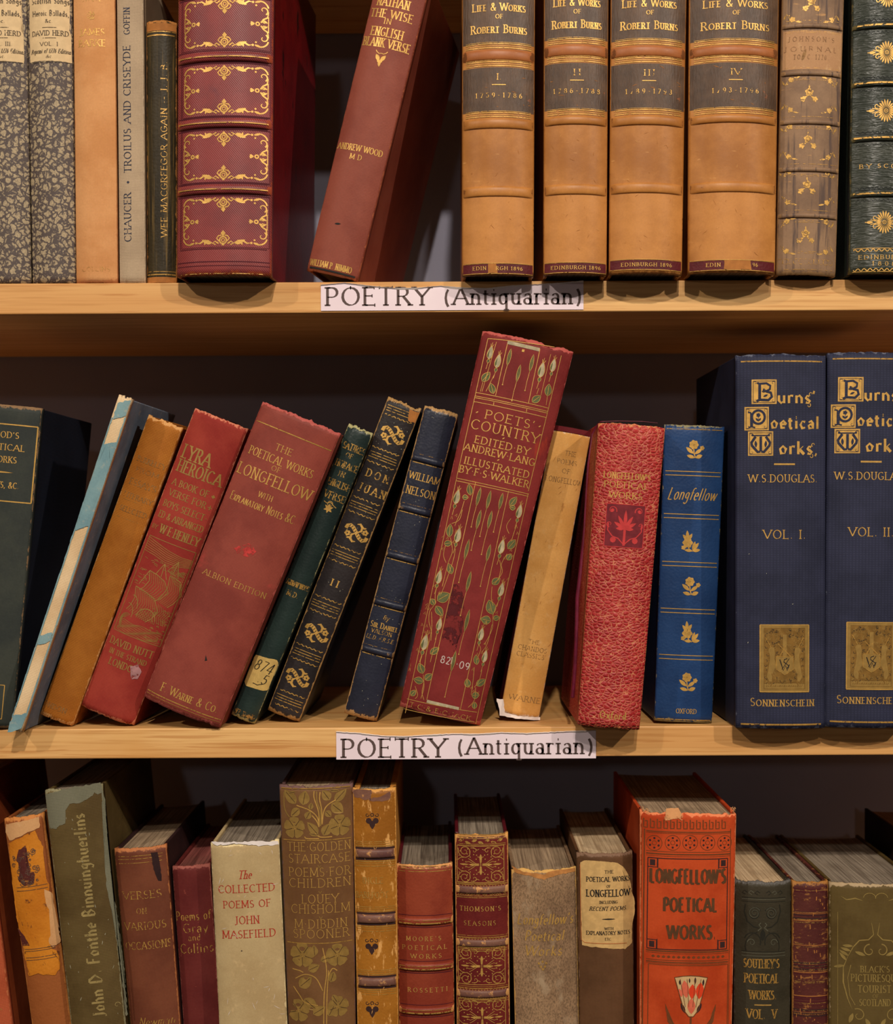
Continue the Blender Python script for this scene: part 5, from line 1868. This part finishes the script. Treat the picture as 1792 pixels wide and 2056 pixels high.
b = Book('book', 'claret cloth book with gilt lettering, partly behind the buff paper jacket', 3, (426, 2350), (383, 1736), 75, 73, 0.022, .12, depth=.14, spine='cloth_claret', rag=(.6, .3), wearw=1.3, page='page_edges_red')
for s, x, y, h, w in (('Poems of', 387, 1839, 18, 70), ('Gray', 392, 1863, 19, 50), ('and', 390, 1882, 13, 25), ('Collins', 394, 1904, 19, 66)):
    b.text(s, x, y, h, w, 'gilt_worn', serif=False, wt=.11, step=40)

b = Book('book', 'book in a chipped buff paper jacket with red lettering', 3, (522, 2350), (491, 1688), 137, 135, 0.006, .09, depth=.155, spine='jacket_buff', board='jacket_buff', rag=(1.2, .3), wearw=1.2, p=3.4, page='page_edges_grey')
for s, x, y, h, w, sl in (('The', 491, 1756, 16, 26, .22), ('COLLECTED', 494, 1784, 15, 113, 0), ('POEMS OF', 495, 1815, 14, 95, 0), ('JOHN', 496, 1847, 15, 49, 0), ('MASEFIELD', 499, 1875, 15, 107, 0)):
    b.text(s, x, y, h, w, 'ink_red', wt=.13, slant=sl)
b.c(485, 1909).dot(0, 0, 1.6, 'ink_grey')
scratches(b, 26, 'torn_paper', 4, 1700, 2050, 16, .8, (0, 360))
b.part('torn_jacket_edge')
b.patch([(424, 1690), (470, 1690), (520, 1689), (558, 1688), (559, 1695), (520, 1698), (470, 1694), (432, 1697)], 'torn_paper', 3, 1.2, 5)
b.main()

b = Book('book', 'umber cloth book covered in large gilt leaves and dog roses', 3, (654, 2350), (634, 1574), 147, 127, 0.004, .15, depth=.155, spine='cloth_umber', board='board_mauve', rag=(1.0, .3), wearw=1.2)
go, gw = 'gilt_olive', 'gilt'
q = lambda x, y: (550 + x / 9.956, 1540 + y / 9.956)
b.rule(1583, 2.2, .94, 'gilt_line')
b.rule(1687, 1.8, .94, 'gilt_line')
b.rule(1894, 1.8, .94, 'gilt_line')
for x, y, r in ((405, 1210, 21), (1310, 1160, 21)):
    rose(b.c(*q(x, y)), 0, 0, r, go)
for x, y, a, l, w in ((440, 730, 132, 36, 21), (575, 760, 78, 30, 23), (505, 830, 222, 24, 17), (725, 850, 80, 14, 11), (640, 1040, 62, 18, 15), (880, 1350, 130, 33, 18), (985, 1370, 62, 27, 20), (1115, 660, 125, 25, 20), (1210, 690, 45, 34, 18), (1150, 730, 318, 30, 24), (1030, 880, 312, 16, 14), (700, 1330, 350, 22, 8), (430, 500, 190, 16, 6), (1300, 470, 175, 20, 6)):
    b.c(*q(x, y)).leaf(0, 0, a, l, w, go, p=.8, vein=('ink_line', .8))
for pts in ([(900, 1190), (860, 1000), (700, 860), (450, 765)], [(960, 1150), (990, 900), (1070, 760), (1240, 650)], [(900, 1180), (890, 900), (800, 620), (800, 480)], [(930, 1180), (930, 900), (860, 700), (850, 490)], [(960, 1150), (950, 850), (910, 650), (920, 500)], [(200, 500), (200, 750), (240, 900), (310, 1000)], [(900, 1200), (850, 1080), (760, 970)], [(610, 1390), (660, 1430), (900, 1430)], [(820, 1330), (930, 1400), (1160, 1390)]):
    cc = b.c(*q(*pts[0]))
    uv = [b.L(*q(*p)) for p in pts]
    Ctx(b, 0, 0, b.k).path(smooth([(u / b.k, v / b.k) for u, v in uv]), 2.2, gw if pts[0][0] in (900, 960, 610, 820) and pts[-1][0] not in (850,) else go)
for s, y, w in (('THE\u00b7GOLDEN', 1700, 127), ('STAIRCASE', 1724, 124), ('POEMS\u00b7FOR', 1751, 124), ('CHILDREN', 1773, 124), ('LOUEY', 1805, 74), ('CHISHOLM', 1825, 118), ('M\u00b7DIBDIN', 1855, 106), ('SPOONER', 1875, 113)):
    b.text(s, b.axis(y) + 2, y, 17, w, 'gilt', wt=.075, thin=.65)
for y in (1738, 1790, 1841):
    b.text('v', b.axis(y) + 3, y, 8, 7, 'gilt_olive', serif=False)
q = lambda x, y: (550 + x / 5.12, 1880 + y / 5.12)
for x, y, r in ((290, 190, 24), (650, 190, 22), (250, 760, 22), (660, 720, 20)):
    rose(b.c(*q(x, y)), 0, 0, r, go)
for x, y, a, l, w in ((350, 350, 25, 26, 18), (480, 250, 20, 20, 14), (420, 200, 95, 22, 15), (260, 520, 40, 34, 24), (310, 640, 320, 34, 24), (580, 470, 70, 22, 18), (600, 600, 300, 20, 12), (400, 800, 30, 30, 20), (560, 820, 60, 26, 18)):
    b.c(*q(x, y)).leaf(0, 0, a, l, w, go, p=.8, vein=('ink_line', .8))
for pts in ([(510, 900), (515, 600), (540, 350), (500, 120)], [(540, 900), (545, 600), (560, 350)], [(500, 560), (430, 430), (320, 390), (220, 430)], [(200, 510), (260, 600), (320, 680), (450, 710)], [(560, 400), (600, 330), (650, 350)], [(190, 330), (260, 350), (300, 370)]):
    uv = [b.L(*q(*p)) for p in pts]
    Ctx(b, 0, 0, b.k).path(smooth([(u / b.k, v / b.k) for u, v in uv]), 2.0, gw)

b = Book('book', 'slim honey calf book with dark banded spine and inked grape motifs', 3, (763, 2350), (751, 1582), 86, 80, 0.006, .13, depth=.155, spine='calf_honey', board='calf_honey_edge', rag=(.6, .3), wearw=1.6, bt=4.0, page='page_edges_grey')
b.patch([(707, 1584), (745, 1586), (747, 1592), (740, 1604), (760, 1600), (783, 1590), (782, 1606), (755, 1609), (712, 1600)], 'band_plum', 1, 1.6, 6)
for y in (1714, 1845, 1972):
    b.band(y, 18, .0022, 'band_plum', .93)
    for d, w, m in ((-11, 4, 'key_dark'), (11, 4, 'key_dark'), (-15.5, 2.0, 'gilt_line'), (15.5, 2.0, 'gilt_line'), (-20, 1, 'gilt_line'), (20, 1, 'gilt_line'), (-24, 1.2, 'gilt_worn'), (25, 1.2, 'gilt_worn')):
        b.rule(y + d, w, .92, m)
for x, y in ((747, 1648), (746, 1900), (747, 2026)):
    c = b.c(x, y)
    for sx in (1, -1):
        c.dot(7 * sx, 0, 6, 'key_dark')
        c.flip(sx, 1).spiral(10, 12, 4, 1.5, 180, 500, 1.6, 'key_dark')
    c.leaf(0, 0, 270, 17, 12, 'key_dark', p=.6)
    c.ring(0, 12, 3, 1.5, 'key_dark')
b.text('INGLE', 748, 1768, 12, 42, 'gilt_worn', wt=.14)
b.text('BAREFOOT', 746, 1797, 12, 66, 'gilt_worn', wt=.14)

b = Book('book', 'small oxblood calf book with raised bands and spaced gilt lettering', 3, (861, 2350), (852, 1733), 112, 110, 0.014, .15, depth=.14, spine='calf_oxblood', board='board_oxblood', rag=(.5, .3), wearw=1.3, page='page_edges_grey')
for y in (1740, 1745, 1750):
    b.rule(y, 1.4, .93, 'gilt_worn')
for y in (1850, 1942, 2030):
    b.band(y, 15, .0020, 'calf_oxblood', 1.0, [(-3, 1.2, 'gilt_worn'), (3, 2.6, 'gilt_worn')])
    b.rule(y - 12, 1.2, .95, 'blind_red')
    b.rule(y + 12, 1.6, .95, 'blind_red')
for s, x, y, w in (("MOORE'S", 850, 1885, 70), ('POETICAL', 852, 1903, 90), ('WORKS', 855, 1920, 62), ('ROSSETTI', 858, 1988, 80)):
    b.text(s, x, y, 8.5, w, 'gilt', space=.5, wt=.16)

b = Book('book', 'small wine calf book with dense gilt filigree panels', 3, (973, 2350), (966, 1672), 107, 106, 0.012, .14, depth=.145, spine='calf_wine', board='board_oxblood', rag=(.6, .3), wearw=1.7, page='page_edges_grey')
for y in (1736, 1940, 2043):
    scotch_panel(b.c(b.axis(y) - 2, y), 47, 37)
for y in (1676, 1680, 1684, 1695, 1698):
    b.rule(y, 1.2, .9, 'gilt_line')
c = b.c(964, 1690)
for i in range(-3, 4):
    c.leaf(i * 13 - 5, 0, 20 * (1 if i % 2 else -1), 12, 6, 'gilt_worn')
for y in (1785, 1892, 1994):
    b.band(y + 2, 15, .0018, 'band_plum', .98)
    for d, w in ((-9, 2.2), (-13, 1.0), (14, 1.4), (17.5, 1.4)):
        b.rule(y + d, w, .94, 'gilt_line')
    b.wavy(y - 4, 2.6, 6, 1.7, .9, 'gilt', True)
    b.wavy(y + 11, 1.2, 5, 1.2, .9, 'gilt_worn', True)
b.text("THOMSON'S", 964, 1825, 9, 82, 'gilt', space=.35)
b.text('SEASONS', 963, 1854, 9, 64, 'gilt_worn', space=.4)

b = Book('book', 'drab suede book with worn gilt script and a chipped ochre head', 3, (1104, 2350), (1091, 1742), 130, 127, 0.014, .13, depth=.14, spine='suede_drab', rag=(1.3, .3), wearw=1.4, page='page_edges')
gs = dict(serif=False, step=50, slant=.2, wt=.15, nib=35, thin=.2)
for s, x, y, h, w in (("Longfellow's", 1094, 1846, 21, 112), ('Poetical', 1092, 1879, 20, 78), ('Works', 1090, 1909, 20, 74)):
    b.text(s, x, y, h, w, 'gilt', **gs)
c = b.c(1089, 1938)
for x, y in ((-7, 4), (7, 4), (0, 7), (-4, -3), (4, -3), (0, -8)):
    c.dot(x, y, 2.6, 'gilt_worn')
b.patch([(1027, 1738), (1050, 1750), (1080, 1754), (1092, 1756), (1100, 1750), (1130, 1745), (1154, 1742), (1154, 1750), (1120, 1756), (1092, 1766), (1060, 1758), (1034, 1752)], 'headband', 2, .8, 3)

b = Book('book', 'walnut cloth book with a torn buff paper title label', 3, (1222, 2350), (1213, 1710), 112, 106, 0.012, .12, depth=.15, spine='cloth_walnut', rag=(.9, .3), wearw=1.0, page='page_edges_pale')
b.part('title_label', 'torn buff paper title label')
b.patch([(1164, 1732), (1172, 1727), (1205, 1729), (1240, 1732), (1254, 1744), (1262, 1760), (1266, 1775), (1268, 1800), (1273, 1803), (1274, 1835), (1268, 1840), (1268, 1893), (1255, 1905), (1200, 1902), (1168, 1898), (1166, 1820)], 'label_buff', 3, .9, 6)
t = lambda s, x, y, h, w, m='ink_black', **k: b.text(s, x, y, h, w, m, lift=.0004, **k)
for s, x, y, h, w in (('THE', 1222, 1750, 6, 18), ('POETICAL WORKS', 1221, 1765, 9, 88), ('OF', 1221, 1779, 5, 8), ('LONGFELLOW', 1221, 1793, 13, 88), ('INCLUDING', 1221, 1811, 5.5, 37), ('WITH', 1222, 1864, 5, 18), ('EXPLANATORY NOTES', 1221, 1873, 7, 88), ('ETC.', 1221, 1885, 5, 14)):
    t(s, x, y, h, w, wt=.16)
t('RECENT POEMS.', 1221, 1824, 7.5, 76, slant=.25, wt=.16)
b.c(1221, 1845, lift=.0004).leaf(-14, 0, 0, 28, 2.4, 'ink_black')
b.c(1217, 1812, lift=.0004).path([(-51, 75), (-51, -76), (-44, -81), (40, -83)], 1.0, 'label_line')
b.main()

b = Book('book', 'bright vermilion cloth book with brown block lettering and frayed head', 3, (1373, 2350), (1381, 1628), 193, 178, -0.004, .10, depth=.155, spine='cloth_vermilion', rag=(1.6, .3), wearw=1.5, p=2.8, page='page_edges')
kb, kd = 'key_brown', 'key_dark'
c = b.c(1378, 1655)
for i in range(13):
    x = -84 + i * 13
    c.path([(x, 9), (x, -9), (x + 7, -9), (x + 7, 4), (x + 3, 4)], 2.2, kb)
for y, w in ((1671, 2), (1674, .9), (1711, 1.2), (1716, 2.6), (1720, .9)):
    b.rule(y, w, .88, kb)
for i, x in enumerate((1313, 1350, 1385, 1420, 1454)):
    c = b.c(x, 1692)
    c.ring(0, 0, 15, 1.1, kb)
    for j in range(6):
        a = R(60 * j + 30)
        c.dot(9.5 * math.cos(a), 9.5 * math.sin(a), 2.4, kd, n=5)
    c.ring(0, 0, 4.2, .9, kb)
c = b.c(1381, 1816)
c.rect(-80, -91, 80, 91, 1.8, kd)
for sx in (1, -1):
    for sy in (1, -1):
        k = c.flip(sx, sy)
        k.fill(66, 76, 76, 88, kd)
        k.path([(62, 90), (62, 73), (79, 73)], 1.6, kd)
        k.fill(60, 71, 61.5, 92, kd)
c.line(-87, -280, -87, 148, 2.6, kb)
c.line(-92, -280, -92, 158, .9, kb)
c.line(86, -280, 86, 150, 1.2, kb)
bl = dict(serif=False, wt=.21, nib=0, thin=.72, step=45)
b.text("LONGFELLOW'S", 1382, 1760, 28, 152, 'block_brown', **bl)
b.text('POETICAL', 1386, 1817, 27, 108, 'block_brown', **bl)
b.text('WORKS.', 1388, 1872, 27, 98, 'block_brown', **bl)
for y, w in ((1911, 3.0), (1915, 1.0), (1929, 1.2), (1933, 2.4), (1936, .9)):
    b.rule(y, w, .88, kb)
c = b.c(1382, 1922)
for i in range(15):
    c.leaf(-70 + i * 10 - 3.5, 0, 0, 7, 5, kb)
c = b.c(1381, 2100)
c.rect(-80, -160, 80, 161, 1.4, kb)
c = b.c(1386, 2042)
c.poly([(-33, 79), (-16, 82), (0, 83), (16, 82), (33, 79), (15, 14), (5, 1), (-4, 1), (-14, 14)], 'petal_cream')
c.path([(-33, 79), (-16, 82), (0, 83), (16, 82), (33, 79), (15, 14), (5, 1), (-4, 1), (-14, 14), (-33, 79)], 1.6, kb, 3)
for x, y, a, l, w, m in ((-9, 38, 98, 36, 16, 'petal_pink'), (2, 36, 88, 30, 14, 'petal_red'), (16, 36, 84, 34, 16, 'petal_red'), (-18, 40, 110, 18, 8, 'petal_pink'), (1, 6, 90, 32, 16, 'petal_pink'), (-11, 8, 115, 22, 7, kd), (12, 8, 65, 22, 7, kd), (24, 62, 85, 14, 4, kd), (-22, 64, 95, 10, 4, kd), (8, 66, 88, 14, 4, kd), (-3, 68, 92, 10, 3, kd)):
    c.leaf(x, y, a, l, w, m, 2)
for x in (-22, -8, 8, 20):
    c.line(x * .5, 20, x, 76, .9, kb, 4)
c.line(0, 0, 0, -60, 4, kb)
for sx in (1, -1):
    c.flip(sx, 1).poly([(51, 26), (50, 12), (40, -4), (28, -20), (22, -40), (34, -26), (46, -10)], kb)
fuzz(b, [(1286, 1622), (1296, 1628), (1340, 1640), (1364, 1640), (1470, 1622), (1476, 1626)], 'thread', 6, 7, 4)
b.part('torn_patch')
b.patch([(1336, 1624), (1360, 1622), (1368, 1634), (1366, 1644), (1350, 1643), (1336, 1648), (1338, 1636)], 'thread', 4, 1.2, 5)
b.main()

b = Book('book', 'jet black embossed cloth book with gilt lettering, numbered V', 3, (1527, 2350), (1531, 1766), 112, 112, 0.012, .14, depth=.145, spine='cloth_jet', rag=(1.0, .3), wearw=1.0, page='page_edges_pale')
bj, rj = 'blind_jet', 'relief_jet'
for y in (1803, 1806, 1811, 1911, 1914, 1920):
    b.rule(y, 1.1, .78, bj if y % 2 else rj)
c = b.c(1531, 1839)
for sx in (1, -1):
    k = c.flip(sx, 1)
    k.spiral(16, 4, 13, 2, 150, -560, 2.4, bj)
    k.spiral(16.6, 5, 12, 2, 150, -560, 1.0, rj, 2)
    k.path([(34, 22), (36, 8), (30, -12), (18, -22), (8, -24)], 2.2, bj)
    k.path([(4, -14), (8, -18), (3, -24), (10, -30)], 1.8, rj)
    k.arc(20, -52, 16, 18, 20, 200, 2.0, bj)
    k.spiral(22, -54, 8, 2, 0, 400, 1.4, rj)
    k.arc(6, -62, 28, 30, -20, 80, 1.6, bj)
    for i in range(3):
        k.path([(6 + i * 12, 46), (12 + i * 12, 50), (16 + i * 12, 45), (10 + i * 12, 42)], 1.4, rj if i % 2 else bj)
c.leaf(0, -50, 90, 24, 10, bj)
for s, x, y, h, w in (("SOUTHEY'S", 1529, 1935, 17, 71), ('POETICAL', 1529, 1965, 18, 68), ('WORKS.', 1531, 1998, 17, 54), ('VOL.', 1517, 2036, 18, 36), ('V', 1554, 2036, 18, 9)):
    b.text(s, x, y, h, w, 'gilt_line', wt=.15)
b.c(1531, 2018).line(-17, 0, 17, 0, 2.2, 'gilt')

b = Book('book', 'narrow plum calf book with rubbed gilt lines, between the black and moss green books', 3, (1626, 2350), (1626, 1768), 73, 73, 0.016, .14, depth=.145, spine='calf_plum', rag=(.8, .3), wearw=1.8, page='page_edges_grey')
rr = random.Random(6)
for y0 in (1785, 1832, 1846, 1895, 1932, 1940, 1950, 1968, 2000, 2012, 2030):
    for d in range(3):
        b.rule(y0 + d * 3.2 + rr.uniform(-.6, .6), rr.choice((.8, 1.2, 1.6)), .92, rr.choice(('gilt_faint', 'gilt_faint', 'leather_scuff', 'blind_red')))
for y in (1838, 1940, 2034):
    for d in (-6, 0, 6):
        b.rule(y + d, 2.4, .95, 'key_dark')
for i in range(30):
    x, y = rr.uniform(1596, 1655), rr.uniform(1772, 2056)
    b.c(x, y).path([(0, 0), (rr.uniform(-1, 1), rr.uniform(2, 9))], rr.uniform(.8, 2), 'leather_scuff')

b = Book('book', 'broad moss green cloth book with embossed scrolls around its title', 3, (1757, 2350), (1757, 1769), 184, 184, 0.008, .12, depth=.15, spine='cloth_moss', rag=(.9, .3), wearw=1.0, p=2.8, page='page_edges_grey')
rm = 'relief_moss'
for s, x, y, h, w in (("BLACK'S", 1756, 1946, 12, 58), ('PICTURESQUE', 1757, 1964, 14, 96), ('TOURIST', 1755, 1986, 14, 66), ('OF', 1757, 2000, 7, 12), ('SCOTLAND', 1756, 2013, 13, 62)):
    b.text(s, x, y, h, w, rm, wt=.14)
c = b.c(1757, 1985)
for sx in (1, -1):
    k = c.flip(sx, 1)
    k.path([(8, 132), (4, 108), (14, 98), (32, 96), (44, 82), (54, 62)], 2.4, rm, taper=True)
    k.path([(54, 62), (62, 40), (62, 10), (54, -22), (46, -42)], 2.6, rm, taper=True)
    k.path([(48, 46), (54, 20), (50, -16), (40, -34)], 1.2, rm)
    for i, a in enumerate((200, 185, 170, 150, 215)):
        k.leaf(44 + i * 4, 84 - i * 10, 180 - a + 20, 20, 6, rm)
    k.spiral(12, 76, 13, 3, 90, -260, 2.6, rm)
    k.leaf(20, 66, 20, 22, 7, rm)
    k.spiral(34, -54, 14, 3, 60, 420, 2.2, rm)
    k.leaf(44, -50, 290, 22, 8, rm)
    k.leaf(20, -60, 240, 20, 8, rm)
    k.path([(92 - 66, 176), (40, 180), (56, 176), (66, 182)], 3.0, rm, taper=True)
    k.arc(12, 182, 12, 9, 0, 190, 1.4, rm)
    k.line(72, 150, 72, -80, .9, rm)

b = Book('book', 'dark tall book half hidden beyond the moss green one at the picture edge', 3, (1934, 2350), (1934, 1712), 132, 132, 0.012, .12, depth=.155, spine='board_dark', **BK)

byl = lambda t: next(q for q in BOOKS if t in q.root['label'])
scratches(byl('ink blue'), 40, 'thread_pale', 5, 830, 1430, 3, .9, (0, 360))
scratches(byl('ebony'), 40, 'thread_pale', 6, 830, 1430, 3, .8, (0, 360))
scratches(byl('numbered VOL. I, beside the royal'), 6, 'thread_pale', 7, 1100, 1450, 5, 1.2, (0, 360))
scratches(byl('olive cloth'), 22, 'thread_pale', 8, 1640, 2050, 9, .9, (60, 120))
scratches(byl('honey'), 40, 'leather_pale', 9, 1600, 2050, 12, 1.4, (60, 120))
scratches(byl('buff paper-covered'), 18, 'leather_scuff', 10, 900, 1420, 14, .9, (40, 110))
for b in BOOKS:
    b.finish()
